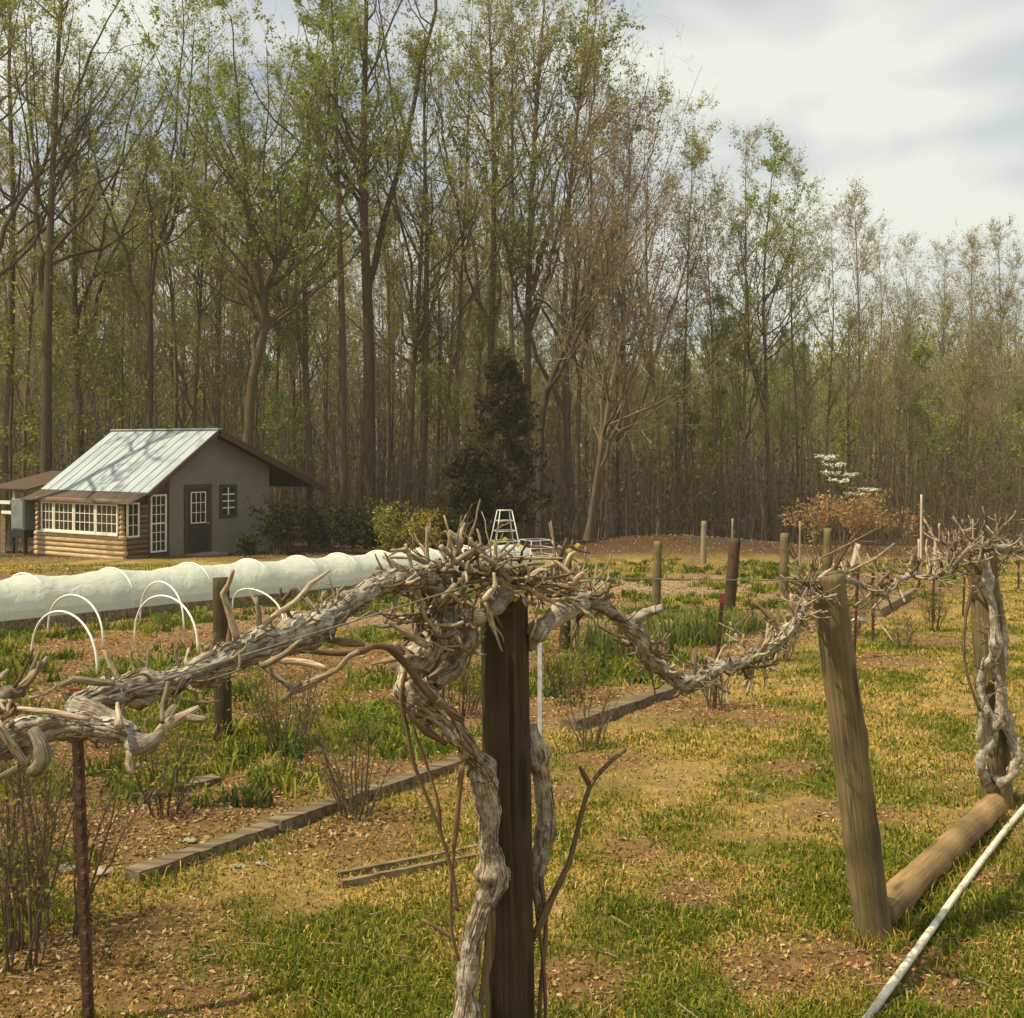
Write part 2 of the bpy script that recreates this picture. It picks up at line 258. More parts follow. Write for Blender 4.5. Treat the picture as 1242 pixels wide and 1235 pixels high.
# ------------------------------------------------------------------ ground
r_ = np.array([.54, .84]); n_ = np.array([.84, -.54])                      # along the rows / across them
def TS(x, y): return n_[0]*x+n_[1]*y, r_[0]*x+r_[1]*y
def ST(s, t): return r_*s+n_*t
def gauss(x, y, px, py, rad): p = G(px, py); return np.exp(-((x-p[0])**2+(y-p[1])**2)/rad**2)
MULCH = [(430, 1010, .5), (130, 1170, .55), (870, 865, .65), (1120, 775, .8), (1060, 800, .6), (730, 920, .35), (1030, 985, .25), (640, 960, .35), (1075, 1165, .32), (830, 1090, .22), (1185, 1065, .22), (700, 1185, .26), (250, 1200, .25), (1150, 1205, .22), (770, 1030, .22), (930, 1180, .2), (960, 930, .3)]
def masks(x, y):
    """grass cover, straw share, mulch share (0..1)"""
    t, s = TS(x, y)
    a = V1.fbm(x, y, .9, 4); b = V2.fbm(x, y, 1.7, 4); c = V3.fbm(x, y, .35, 3)
    lane = 1/(1+np.exp(-(t+4.85)*9))
    gar = 1/(1+np.exp((t+4.95)*9))*(1/(1+np.exp(-(t+14.6)*3)))
    mul = np.zeros_like(x)
    for (px, py, rr) in MULCH: mul = np.maximum(mul, gauss(x, y, px, py, rr))
    mul = np.clip((mul*1.5+(b-.5)*1.6)*1.2-.15, 0, 1)
    grass_l = np.clip((a-.38)*3.4+.45, .18, 1)*(1-.8*mul)
    grass_g = np.clip((a-.52)*5+.25, .03, .9)
    mul_g = np.clip((.62-a)*5+.2, 0, 1)
    far = 1/(1+np.exp(-(t+14.6)*3))
    far = 1-far
    g_strip = np.exp(-((y-31.8)/3.2)**4)
    bed = np.exp(-(((x-3.1)/2.6)**4+((y-25)/3.0)**4))
    bed2 = np.exp(-(((x+1.5)/3.2)**4+((y-19.5)/3.2)**4))
    g = lane*grass_l+gar*grass_g+far*np.clip((c-.3)*3+.3, .1, 1)*(1/(1+np.exp((y-36)*1.2)))
    mu = lane*mul+gar*mul_g+far*np.clip((.55-c)*4, 0, .9)
    g = np.clip(g+.45*g_strip*(t > -40), 0, 1); mu = mu*(1-.6*g_strip)
    bb = np.maximum(bed, bed2*.8)
    g = g*(1-.92*bb); mu = np.maximum(mu, bb)
    wood = 1/(1+np.exp(-(y-(35.6-.0*x))*1.8))
    g = g*(1-wood); mu = np.maximum(mu, wood)
    straw = np.clip((b-.43)*4.5+.3+(c-.5)*1.4, 0, 1)*(1-.5*mu)
    return np.clip(g, 0, 1), straw, np.clip(mu, 0, 1), wood, bb
def axis(fine0, fine1, step, lo, hi, grow=1.12):
    a = list(np.arange(fine0, fine1, step)); st = step; x = a[-1]
    while x < hi: st *= grow; x += st; a.append(x)
    st = step; x = a[0]; pre = []
    while x > lo: st *= grow; x -= st; pre.append(x)
    return np.array(pre[::-1]+a)
ax = axis(-9, 10, .11, -500, 500); ay = axis(2, 25, .11, -60, 900)
gx, gy = np.meshgrid(ax, ay, indexing='ij')
g_, st_, mu_, wd_, bb_ = masks(gx, gy)
fine = (np.abs(gx) < 14)*(gy < 30)
z_ = gz(gx, gy)+fine*((V1.fbm(gx, gy, 2.2, 3)-.5)*.05+(V2.fbm(gx, gy, 9, 2)-.5)*.022)-.004
green = np.array([.13, .115, .02]); strawc = np.array([.36, .245, .08]); mulch = np.array([.215, .13, .06]); redm = np.array([.17, .088, .04]); floorc = np.array([.07, .042, .023]); pale = np.array([.3, .21, .135])
def lerp(a, b, t): return a*(1-t[..., None])+b*t[..., None]
c_ = lerp(lerp(green[None, None], strawc[None, None], np.clip(st_*.9, 0, 1)), lerp(mulch[None, None], redm[None, None], V3.fbm(gx, gy, 3, 3)), mu_)
c_ = lerp(c_, np.array([.25, .155, .065])[None, None], np.clip(.75-g_, 0, 1)*.9*(1-mu_))
c_ = lerp(c_, pale[None, None], np.clip(bb_*1.0, 0, 1)*.8)
c_ = lerp(c_, floorc[None, None], wd_)
nx, ny = gx.shape; idx = np.arange(nx*ny).reshape(nx, ny)
f = np.stack([idx[:-1, :-1], idx[1:, :-1], idx[1:, 1:], idx[:-1, 1:]], -1).reshape(-1, 4)
M['ground'] = noisemat('ground_soil', [(.25, (.5, .5, .5)), (.5, (.95, .95, .95)), (.75, (1.5, 1.45, 1.4))], 'Object', (1, 1, 1), 9, 9, .95, .8, .04, attr='Col', nrough=.75, spec=.1)
mb = MB(); mb.add(np.stack([gx, gy, z_], -1), f, col=c_.reshape(-1, 3)); mb.build('ground', M['ground'], smooth=True, kind='structure')

# ---- grass, weeds and leaf litter (nobody could count them)
def inview(n, d0, d1, pad=1.12, power=1.):
    """points on the ground inside the picture's wedge, thinning with distance"""
    u = RNG.random(n); d = d0*(d1/d0)**(u**power); w = d*CX/F*pad
    x = (RNG.random(n)*2-1)*w; return x, d
def gnear(x, y): return gz(x, y)+(np.abs(x) < 14)*(y < 30)*((V1.fbm(x, y, 2.2, 3)-.5)*.05+(V2.fbm(x, y, 9, 2)-.5)*.022)-.006
def blades(x, y, h, w, lean, col, mb, bend=.5):
    n = len(x); z = gnear(x, y); th = RNG.random(n)*6.283; sx, sy = np.cos(th), np.sin(th); ph = RNG.random(n)*6.283
    lx, ly = np.cos(ph)*lean*h, np.sin(ph)*lean*h
    p0 = np.stack([x-sx*w, y-sy*w, z], -1); p1 = np.stack([x+sx*w, y+sy*w, z], -1)
    q0 = np.stack([x-sx*w*.7+lx*.45, y-sy*w*.7+ly*.45, z+h*.6], -1); q1 = np.stack([x+sx*w*.7+lx*.45, y+sy*w*.7+ly*.45, z+h*.6], -1)
    tp = np.stack([x+lx, y+ly, z+h*np.maximum(.95-.35*lean, .1)], -1)
    v = np.stack([p0, p1, q1, q0, tp], 1).reshape(-1, 3); i = np.arange(n)*5
    mb.add(v, np.stack([i, i+1, i+2, i+3], -1), np.stack([i+3, i+2, i+4], -1), col=np.repeat(col, 5, 0))
def palette(n, cols, wts=None, jit=.25):
    c = np.array(cols)[RNG.choice(len(cols), n, p=wts)]; return c*(1+(RNG.random((n, 1))-.5)*2*jit)
GREENS = [(.135, .17, .021), (.175, .2, .028), (.09, .125, .016), (.26, .25, .042)]
STRAWS = [(.5, .335, .095), (.42, .265, .07), (.54, .4, .14), (.3, .175, .048)]
mb = MB()
x, y = inview(280000, 4.0, 32, power=1.05); g_, s_, m_, w_, b_ = masks(x, y)
keep = RNG.random(len(x)) < np.clip(g_*1.05+.16*(y < 24)*(w_ < .5), 0, 1); x, y, s_, g_ = x[keep], y[keep], s_[keep], g_[keep]
n = len(x); isst = RNG.random(n) < np.clip(.1+.6*s_+.75*np.clip(.45-g_, 0, 1), 0, 1)
col = np.where(isst[:, None], palette(n, STRAWS), palette(n, GREENS)); h = RNG.uniform(.014, .042, n)*(.6+.9*g_)*(1+y*.012); h = np.where(isst, h*.8, h)
blades(x, y, h, .0022+.00035*y, np.where(isst, RNG.uniform(.6, 1.8, n), RNG.uniform(.1, .8, n)), col, mb)
mb.build('grass', M['grassblade'], label='short mossy grass and straw covering the lane between the rows', cat='grass', kind='stuff')
mb = MB()                                                                    # tufts: taller clumps of clover and grass
x, y = inview(5200, 4.1, 30, power=.95); g_, s_, m_, w_, b_ = masks(x, y); keep = RNG.random(len(x)) < np.clip((g_-.3)*1.3, 0, 1)*(1-s_*.7); x, y = x[keep], y[keep]
k = 26; X = np.repeat(x, k)+RNG.normal(0, .045, len(x)*k); Y = np.repeat(y, k)+RNG.normal(0, .045, len(x)*k)
cc = np.repeat(palette(len(x), GREENS, jit=.35), k, 0)*(1+(RNG.random((len(X), 1))-.5)*.4)
blades(X, Y, RNG.uniform(.018, .055, len(X)), .003+.0003*Y, RNG.uniform(.2, 1., len(X)), cc, mb)
mb.build('grass_tufts', M['grassblade'], label='darker green grass and clover clumps scattered over the lawn', cat='grass', kind='stuff')
mb = MB()                                                                    # leafy weeds in the garden plot
x, y = inview(11000, 5.2, 34, power=.9); t, s = TS(x, y); a = V1.fbm(x, y, .9, 4); keep = (t < -5.1)*(t > -15)*(RNG.random(len(x)) < np.clip((a-.47)*4+.12, 0, 1)); x, y = x[keep], y[keep]
k = 24; X = np.repeat(x, k)+RNG.normal(0, .07, len(x)*k); Y = np.repeat(y, k)+RNG.normal(0, .07, len(x)*k)
cc = np.repeat(palette(len(x), GREENS+[(.2, .22, .05), (.07, .11, .025)], jit=.35), k, 0)*(1+(RNG.random((len(X), 1))-.5)*.4)
blades(X, Y, RNG.uniform(.04, .2, len(X))*np.repeat(RNG.uniform(.5, 1.2, len(x)), k), .006+.0004*Y, RNG.uniform(.2, 1., len(X)), cc, mb)
mb.build('garden_weeds', M['grassblade'], label='low leafy green weeds growing through the garden mulch', cat='weeds', kind='stuff')
def flakes(x, y, z, size, col, mb, tilt=.5):
    n = len(x); th = RNG.random(n)*6.283; nv = nrm(np.stack([RNG.normal(0, tilt, n), RNG.normal(0, tilt, n), np.ones(n)], -1))
    u = nrm(np.cross(nv, np.stack([np.cos(th), np.sin(th), np.zeros(n)], -1))); w = np.cross(nv, u); p = np.stack([x, y, z], -1); sz = size[:, None]
    v = np.stack([p-u*sz, p-w*sz*.55+nv*sz*.15, p+u*sz, p+w*sz*.55+nv*sz*.15], 1).reshape(-1, 3); i = np.arange(n)*4
    mb.add(v, np.stack([i, i+1, i+2, i+3], -1), col=np.repeat(col, 4, 0))
BROWNS = [(.26, .155, .07), (.19, .105, .045), (.34, .225, .115), (.13, .072, .032), (.4, .285, .165)]
mb = MB(); x, y = inview(150000, 4.0, 44, power=.95); g_, s_, m_, w_, b_ = masks(x, y); t, s = TS(x, y); keep = RNG.random(len(x)) < np.clip(m_*1.0+.1, 0, 1)*np.where(t > -4.3, .4, 1); x, y = x[keep], y[keep]
flakes(x, y, gnear(x, y)+.01, RNG.uniform(.005, .016, len(x))*(1+y*.045), palette(len(x), BROWNS), mb)
mb.build('leaf_litter', M['litter'], label='brown dead leaves and bark mulch strewn over the beds', cat='leaf litter', kind='stuff')

# ------------------------------------------------------------------ trees
def spawn(rng, P, R, pi, tp, Ln, ang, up, k, jit, rr, maxr=.7):
    kk = P.shape[1]; s = np.clip(tp, 0, .999)*(kk-1); i = s.astype(int); fr = (s-i)[:, None]
    p0 = P[pi, i]*(1-fr)+P[pi, i+1]*fr; tan = nrm(P[pi, i+1]-P[pi, i]); rp = R[pi, i]*(1-fr[:, 0])+R[pi, i+1]*fr[:, 0]
    n = len(pi); q = rng.normal(size=(n, 3)); q = nrm(q-(q*tan).sum(1, keepdims=True)*tan)
    d = np.cos(ang)[:, None]*tan+np.sin(ang)[:, None]*q
    ss = np.linspace(0, 1, k)[None, :, None]; L_ = Ln[:, None, None]
    jj = np.cumsum(rng.normal(0, jit, (n, k, 3)), axis=1); jj[:, 0] = 0
    pts = p0[:, None]+L_*(ss*d[:, None]+up*ss**2*np.array([0, 0, 1.])+jj)
    r0 = np.minimum(rp*maxr, Ln*rr); rad = r0[:, None]*(1-.82*np.linspace(0, 1, k))[None]
    return pts, rad
def tree_mesh(seed, h, r, first=.45, nl=26, ll=.3, ang=(35, 60), up=.3, wob=.012, path=None, leaves=2500, lsz=.06, lcols=((.17, .2, .03),), bark='bark_mid', n2=7, n3=7, tw=.7, name='tree', clump=.5, forks=0, ptaper=.75):
    rng = np.random.default_rng(seed); n = 20; t = np.linspace(0, 1, n)
    if path is None:
        w = np.cumsum(np.cumsum(rng.normal(0, wob*h*.09, (n, 2)), 0), 0); w -= np.outer(t, w[-1]*.65); P = np.c_[w, t*h]
    else: P = cr_spline(path, n); h = P[-1, 2]
    R = r*((1-t)**ptaper*.95+.04)*(1+.7*np.exp(-t*34)); tm = MB(); cm = MB()
    P1 = P[None]; R1 = R[None]; PP, RR = [P1], [R1]
    tm.add(*[a for a in tubes(P1, R1, 10)][:2], tc=tubes(P1, R1, 10)[2])
    if forks:
        fp, frr = spawn(rng, P1, R1, np.zeros(forks, int), rng.uniform(max(first-.12, .15), first+.1, forks), h*rng.uniform(.4, .55, forks), np.radians(rng.uniform(14, 30, forks)), .2, 20, .008, .02, .75)
        a = tubes(fp, frr, 7); tm.add(a[0], a[1], tc=a[2]); PP.append(fp); RR.append(frr)
    AP = np.concatenate(PP); AR = np.concatenate(RR); nt_ = len(AP)
    tot = nl+forks*max(5, nl//3); pi = np.r_[np.zeros(nl, int), np.repeat(np.arange(1, nt_), max(5, nl//3))][:tot]
    tl = np.where(pi == 0, first+(1-first)*rng.random(tot)**.85, .25+.75*rng.random(tot))
    Ln = h*ll*np.clip(1.2-tl, .15, 1)*rng.uniform(.45, 1.35, tot)
    LP, LR = spawn(rng, AP, AR, pi, tl, Ln, np.radians(rng.uniform(*ang, tot)), up, 8, .022, .022, .55)
    a = tubes(LP, LR, 5); tm.add(a[0], a[1], tc=a[2])
    p2 = np.repeat(np.arange(tot), n2); BP, BR = spawn(rng, LP, LR, p2, rng.uniform(.2, 1, len(p2)), Ln[p2]*rng.uniform(.22, .55, len(p2)), np.radians(rng.uniform(25, 60, len(p2))), .15, 5, .03, .014, .6)
    a = tubes(BP, BR, 3); cm.add(a[0], a[1], tc=a[2])
    p3 = np.repeat(np.arange(len(BP)), n3); l3 = rng.uniform(.35, 1., len(p3))*tw; TP, TR = spawn(rng, BP, BR, p3, rng.uniform(.15, 1, len(p3)), l3, np.radians(rng.uniform(20, 60, len(p3))), .2, 2, .05, .011, .9)
    TR = np.maximum(TR, .0035); a = tubes(TP, TR, 3); cm.add(a[0], a[1], tc=a[2])
    if leaves:
        sub = rng.permutation(len(TP))[:max(60, int(len(TP)*clump))]; q = sub[rng.integers(0, len(sub), leaves)]; fr = rng.random((leaves, 1)); c = TP[q, 0]*(1-fr)+TP[q, 1]*fr+rng.normal(0, .06, (leaves, 3))
        nv = nrm(rng.normal(size=(leaves, 3))+[0, 0, .3]); u = nrm(np.cross(nv, rng.normal(size=(leaves, 3)))); w = np.cross(nv, u); s = (lsz*rng.uniform(.5, 1.3, leaves))[:, None]
        v = np.stack([c-u*s, c-w*s*.6, c+u*s, c+w*s*.6], 1).reshape(-1, 3); i = np.arange(leaves)*4
        lc = np.array(lcols)[rng.integers(0, len(lcols), leaves)]*(1+(rng.random((leaves, 1))-.5)*.5)
        cm.add(v, np.stack([i, i+1, i+2, i+3], -1), col=np.repeat(lc, 4, 0), mat=1)
    return tm.mesh(name+'_trunk', M[bark]), cm.mesh(name+'_crown', [M[bark if leaves > 9500 and lsz > .089 and path is None else 'twig'], M['leaf']], attrs=True), h
def put_tree(ms, x, y, scale, rz, name='woodland_tree', label=None, cat='tree', group=None, zs=1.):
    o = empty(name, (x, y, float(gz(x, y))-.08), rz, label=label, cat=cat, group=group); o.scale = (scale, scale, scale*zs)
    for nm, me in (('trunk', ms[0]), ('crown', ms[1])):
        c = bpy.data.objects.new(nm, me); COL.objects.link(c); c.parent = o
    return o
YG = [(.27, .3, .04), (.34, .35, .06), (.21, .24, .035), (.38, .37, .1)]; GR = [(.2, .27, .04), (.26, .33, .06), (.15, .2, .03), (.3, .34, .08)]
RD = [(.36, .2, .1), (.4, .26, .14), (.34, .27, .12), (.3, .27, .1)]; PL = [(.42, .39, .2), (.36, .35, .14), (.46, .42, .26)]
def px_path(pts, d, zb):      # pixel trace at depth d, local to the tree's foot
    b = G(pts[0][0], 600+F*H/d); b = np.array([(pts[0][0]-CX)/F*d, d, zb]); rng = np.random.default_rng(int(pts[0][0]))
    out = [W(p[0], p[1], d)-b for p in pts]; out[0][2] = 0
    for i in range(1, len(out)): out[i][1] += rng.normal(0, .25)
    return out
protos = {
 'tall': [tree_mesh(s, 26, .22, .36, 26, .28, (30, 60), .35, .012, leaves=8000, lsz=.058, lcols=YG, bark='bark_dark', forks=f, name='tall_tree') for s, f in ((1, 0), (2, 1), (3, 2))],
 'slim': [tree_mesh(10+s, 20, .085, .36, 24, .27, (18, 48), .35, .012, leaves=int(l*2.2)+2600, lsz=.05, lcols=c, bark=b, n2=6, n3=7, forks=fk, name='slim_tree') for s, l, c, b, fk in ((0, 900, YG, 'bark_mid', 0), (1, 1800, YG, 'bark_mid', 1), (2, 500, PL, 'bark_pale', 1), (3, 400, YG, 'bark_mid', 0), (4, 1300, RD, 'bark_mid', 2))],
 'green': [tree_mesh(20+s, 22, .16, .33, 28, .26, (25, 60), .3, .014, leaves=8500, lsz=.068, lcols=GR, bark='bark_mid', forks=1, n3=8, name='green_tree') for s in (0, 1)],
 'red': [tree_mesh(30+s, 19, .13, .33, 28, .29, (20, 50), .4, .014, leaves=5000, lsz=.05, lcols=RD, bark='bark_mid', forks=2, name='red_bud_tree') for s in (0, 1)],
 'pole': [tree_mesh(40+s, 15, .05, .38, 18, .24, (20, 50), .35, .012, leaves=2800, lsz=.055, lcols=YG, bark=b, n2=5, n3=6, name='pole_tree') for s, b in ((0, 'bark_mid'), (1, 'bark_pale'), (2, 'bark_dark'))],
 'under': [tree_mesh(50+s, 8, .05, .2, 22, .28, (40, 75), .15, .02, leaves=2600, lsz=.06, lcols=YG if s else GR, bark='bark_mid', n2=6, n3=5, tw=.5, name='understory_tree') for s in (0, 1)],
 'poplar': [tree_mesh(60+s, 17, .1, .34, 30, .27, (15, 40), .35, .008, leaves=5200, lsz=.05, lcols=PL, bark='bark_pale', forks=1, n2=6, name='poplar_tree') for s in (0, 1)],
}
occupied = []
def key(px, d, kind, var, top, label, name='woodland_tree', fat=1.):
    x = (px-CX)/F*d; ms = protos[kind][var]; zb = float(gz(x, d)); hh = H+(HY-top)*d/F-zb; sc = hh/ms[2]
    o = put_tree(ms, x, d, sc, RNG.random()*6.28, name, label); o.scale = (sc*fat, sc*fat, sc); occupied.append((x, d)); return o
def custom(pts, d, rad, label, name='woodland_tree', **kw):
    x = (pts[0][0]-CX)/F*d; zb = float(gz(x, d)); pth = px_path(pts, d, zb)
    ms = tree_mesh(int(pts[0][0])+700, 10, rad, path=pth, name=name, **kw); occupied.append((x, d)); return put_tree(ms, x, d, 1, 0, name, label)
custom([(56, 660), (60, 400), (64, 180), (76, -150)], 44, .23, 'tall straight dark trunk rising behind left end of cabin roof', first=.42, nl=26, ll=.34, leaves=4500, lcols=YG, bark='bark_dark', forks=1)
custom([(446, 660), (446, 420), (442, 200), (448, -200)], 46, .31, 'thickest dark trunk left of the cedar, running out of the frame', first=.45, nl=26, ll=.3, leaves=5000, lcols=YG, bark='bark_dark', forks=1)
custom([(416, 660), (415, 400), (410, 200), (400, -60)], 45, .19, 'dark trunk standing just left of the thickest trunk', first=.5, nl=22, ll=.28, leaves=5000, lcols=GR, bark='bark_dark')
custom([(180, 650), (181, 450), (186, 318), (214, 268), (226, 140), (238, 20)], 45, .14, 'slim dark tree with a sharp kink above the cabin roof', first=.35, nl=22, ll=.3, leaves=2600, lcols=YG, bark='bark_dark', forks=2)
custom([(299, 650), (302, 480), (320, 400), (322, 345), (350, 300), (392, 190), (402, 60)], 43, .2, 'crooked leafy green tree bending right behind the cabin gable', first=.28, nl=34, ll=.36, leaves=15000, lsz=.07, lcols=GR, bark='bark_dark', forks=2, n3=9)
custom([(655, 650), (658, 500), (688, 410), (712, 330), (745, 220)], 44, .15, 'dark tree leaning right beside the cedar top', first=.35, nl=24, ll=.34, leaves=700, lcols=RD, bark='bark_dark', forks=2)
custom([(492, 660), (500, 480), (510, 320), (520, 100)], 48, .17, 'slender trunk leaning slightly right of the thickest trunk', first=.4, nl=24, ll=.32, leaves=2200, lcols=YG, bark='bark_mid', forks=2)
custom([(640, 660), (640, 450), (646, 200), (665, -60)], 50, .22, 'tall twin-stemmed pale green poplar behind the cedar', first=.4, nl=34, ll=.24, ang=(18, 42), leaves=8000, lcols=PL+YG, bark='bark_mid', forks=2)
custom([(712, 655), (735, 500), (760, 380), (800, 250)], 43, .12, 'arching bare tree with long boughs sweeping right of the cedar', first=.2, nl=26, ll=.42, ang=(30, 70), up=.2, leaves=900, lcols=RD, bark='bark_mid', forks=3)
KEYS = [(-14, 43.5, 'tall', 1, -120, 'large tree at the left edge whose trunk stands beside the cabin'), (8, 46, 'tall', 0, -60, 'dark trunk at the very left edge of the frame'), (28, 48, 'slim', 1, 20, 'slim trunk between the left frame edge and the cabin'),
 (98, 49, 'tall', 2, 40, 'slender dark tree above the middle of the cabin roof'), (238, 47, 'slim', 1, 15, 'slim straight tree above the cabin roof peak'), (268, 50, 'slim', 0, 60, 'narrow bare tree just right of the cabin roof peak'), (340, 50, 'slim', 2, 80, 'pale thin tree right of the crooked leafy tree'),
 (382, 47, 'green', 0, 10, 'leafy green tree left of the paired dark trunks'), (470, 52, 'slim', 3, 40, 'bare slim tree close right of the thickest trunk'), (512, 47, 'tall', 0, 30, 'dark trunk midway between thickest trunk and cedar', ), (556, 47, 'slim', 1, 10, 'slim dark trunk just left of the cedar'),
 (588, 50, 'tall', 2, -30, 'tall tree whose trunk vanishes behind the cedar left side'), (622, 51, 'poplar', 0, -20, 'narrow poplar rising above the cedar tip'), (690, 50, 'green', 1, -30, 'tall airy tree with pale green top at the sky edge'), (700, 47, 'red', 0, 95, 'rust budded tree whose crown meets the open sky'),
 (735, 46, 'slim', 4, 150, 'slim tree with reddish buds right of the cedar'), (765, 49, 'red', 1, 135, 'many-stemmed red budded tree at the start of the sky'), (800, 47, 'red', 0, 190, 'lower orange budded tree under the falling skyline'), (835, 50, 'slim', 0, 150, 'bare twiggy tree topping the skyline right of red crowns'), (862, 48, 'slim', 1, 200, 'bare slender tree behind the tall garden posts'),
 (905, 51, 'poplar', 1, 180, 'pale poplar left of the bright green crown'), (936, 50, 'green', 0, 185, 'bright green pointed tree standing out on the skyline'), (972, 53, 'slim', 3, 215, 'bare tree close right of the bright green crown'), (1005, 54, 'slim', 2, 270, 'thin pale tree above the orange bushes'), (1042, 54, 'poplar', 0, 242, 'pale poplar rising above the orange bushes on the skyline'), (1062, 57, 'slim', 2, 280, 'slim tree just right of the pale poplar'),
 (1100, 60, 'poplar', 1, 305, 'small crowned poplar above the white stakes'), (1145, 62, 'poplar', 1, 310, 'pale thin poplar left of the right-hand pair'), (1178, 58, 'poplar', 0, 295, 'left one of the tall poplar pair at right edge'), (1212, 55, 'poplar', 1, 288, 'right one of the tall poplar pair at right edge'), (1238, 60, 'slim', 2, 340, 'thin tree cut by the right frame edge')]
for a in KEYS: key(*a)
put_tree(protos['tall'][0], -18.0, 35.4, 1.0, 1.3, 'woodland_tree', 'tall tree left of the cabin casting its shadow on the roof'); occupied.append((-18.0, 35.4))
# small leafy understory trees at the edge of the wood
for px, d, v, top, lab in [(95, 46, 1, 300, 'yellow green understory tree leafing behind the cabin roof'), (150, 47, 1, 330, 'small spring green tree above the cabin roof middle'), (335, 45, 0, 430, 'short leafy tree behind the cabin gable right slope'), (12, 45, 1, 290, 'small yellow green tree leafing at left frame edge'), (535, 48, 1, 400, 'small pale green tree left of the cedar'), (1120, 52, 0, 420, 'short green leafy tree under the right poplars'), (1165, 54, 1, 450, 'low yellow green tree near the right edge'), (870, 48, 1, 480, 'small green sapling tree behind the middle garden posts')]:
    key(px, d, 'under', v, top, lab, 'understory_tree')
# dark cedar
ced = tree_mesh(97, 7.1, .16, .06, 120, .22, (50, 100), .15, .02, leaves=19000, lsz=.08, clump=.55, lcols=[(.05, .048, .018), (.07, .062, .026), (.035, .034, .012)], bark='bark_dark', n2=7, n3=7, tw=.4, name='cedar')
x = (612-CX)/F*39; put_tree(ced, x, 39, .9, .4, 'cedar_tree', 'dense dark evergreen cedar at the wood edge', 'tree'); occupied.append((x, 39))
ced2 = tree_mesh(92, 3.3, .08, .03, 70, .26, (60, 95), .12, .012, leaves=9600, lsz=.09, clump=.9, lcols=[(.05, .048, .018), (.07, .062, .026), (.035, .034, .012)], bark='bark_dark', n2=6, n3=6, tw=.35, name='low_evergreen')
put_tree(ced2, (572-CX)/F*37.5, 37.5, 1, .4, 'evergreen_shrub', 'low dark evergreen shrub at the left foot of the cedar', 'shrub')
# dogwood
rng = np.random.default_rng(95); dd_ = 44; dx_ = (1024-CX)/F*dd_; dz_ = float(gz(dx_, dd_))
dog = empty('dogwood_tree', (dx_, dd_, dz_-.05), 0, label='small dogwood with sparse white blossom sprays behind the orange bushes', cat='tree'); tm = MB(); bm_ = MB()
sp = [(1002, 551, .5, -.3), (1012, 560, .55, .4), (1030, 572, .6, 0.), (1020, 580, .5, -.6), (1052, 591, .6, .3), (1038, 597, .45, -.5), (1006, 571, .4, .6)]
hub = np.array([0, 0, 1.7]); P = np.linspace((0, 0, 0), hub, 8)+np.cumsum(rng.normal(0, .02, (8, 3)), 0); P[0] = 0; a = tubes(P[None], np.linspace(.06, .04, 8)[None], 8); tm.add(a[0], a[1], tc=a[2])
for px, py, w, dy in sp:
    c = W(px, py, dd_+dy)-np.array([dx_, dd_, dz_]); Q = cr_spline([P[-1], (P[-1]+c)/2+[0, 0, -.15], c], 9); a = tubes(Q[None], np.linspace(.03, .008, 9)[None], 5); tm.add(a[0], a[1], tc=a[2])
    k = 26; th = rng.random(k)*6.283; e_ = c+np.stack([np.cos(th), np.sin(th), rng.normal(0, .05, k)], -1)*(w*rng.uniform(.4, 1, k))[:, None]; TP = np.stack([np.broadcast_to(Q[-2], (k, 3)), (Q[-2]+e_)/2+rng.normal(0, .03, (k, 3)), e_], 1); a = tubes(TP, np.broadcast_to([.009, .006, .004], (k, 3)), 3); tm.add(a[0], a[1], tc=a[2])
    m_ = 120; q = rng.integers(0, k, m_); fr = rng.uniform(.35, 1, (m_, 1)); p_ = Q[-2]+(e_[q]-Q[-2])*fr+rng.normal(0, .03, (m_, 3)); nv = nrm(rng.normal(0, .35, (m_, 3))+[0, -.2, 1]); u = nrm(np.cross(nv, rng.normal(size=(m_, 3)))); w_ = np.cross(nv, u); sz = rng.uniform(.03, .06, m_)[:, None]
    v = np.stack([p_-u*sz, p_-w_*sz, p_+u*sz, p_+w_*sz], 1).reshape(-1, 3); ii = np.arange(m_)*4; bm_.add(v, np.stack([ii, ii+1, ii+2, ii+3], -1), col=np.repeat(np.array([(.8, .81, .7), (.72, .74, .6), (.85, .85, .77)])[rng.integers(0, 3, m_)], 4, 0))
tm.build('trunk', M['bark_mid'], dog, True); bm_.build('blossom', M['leaf'], dog, True)
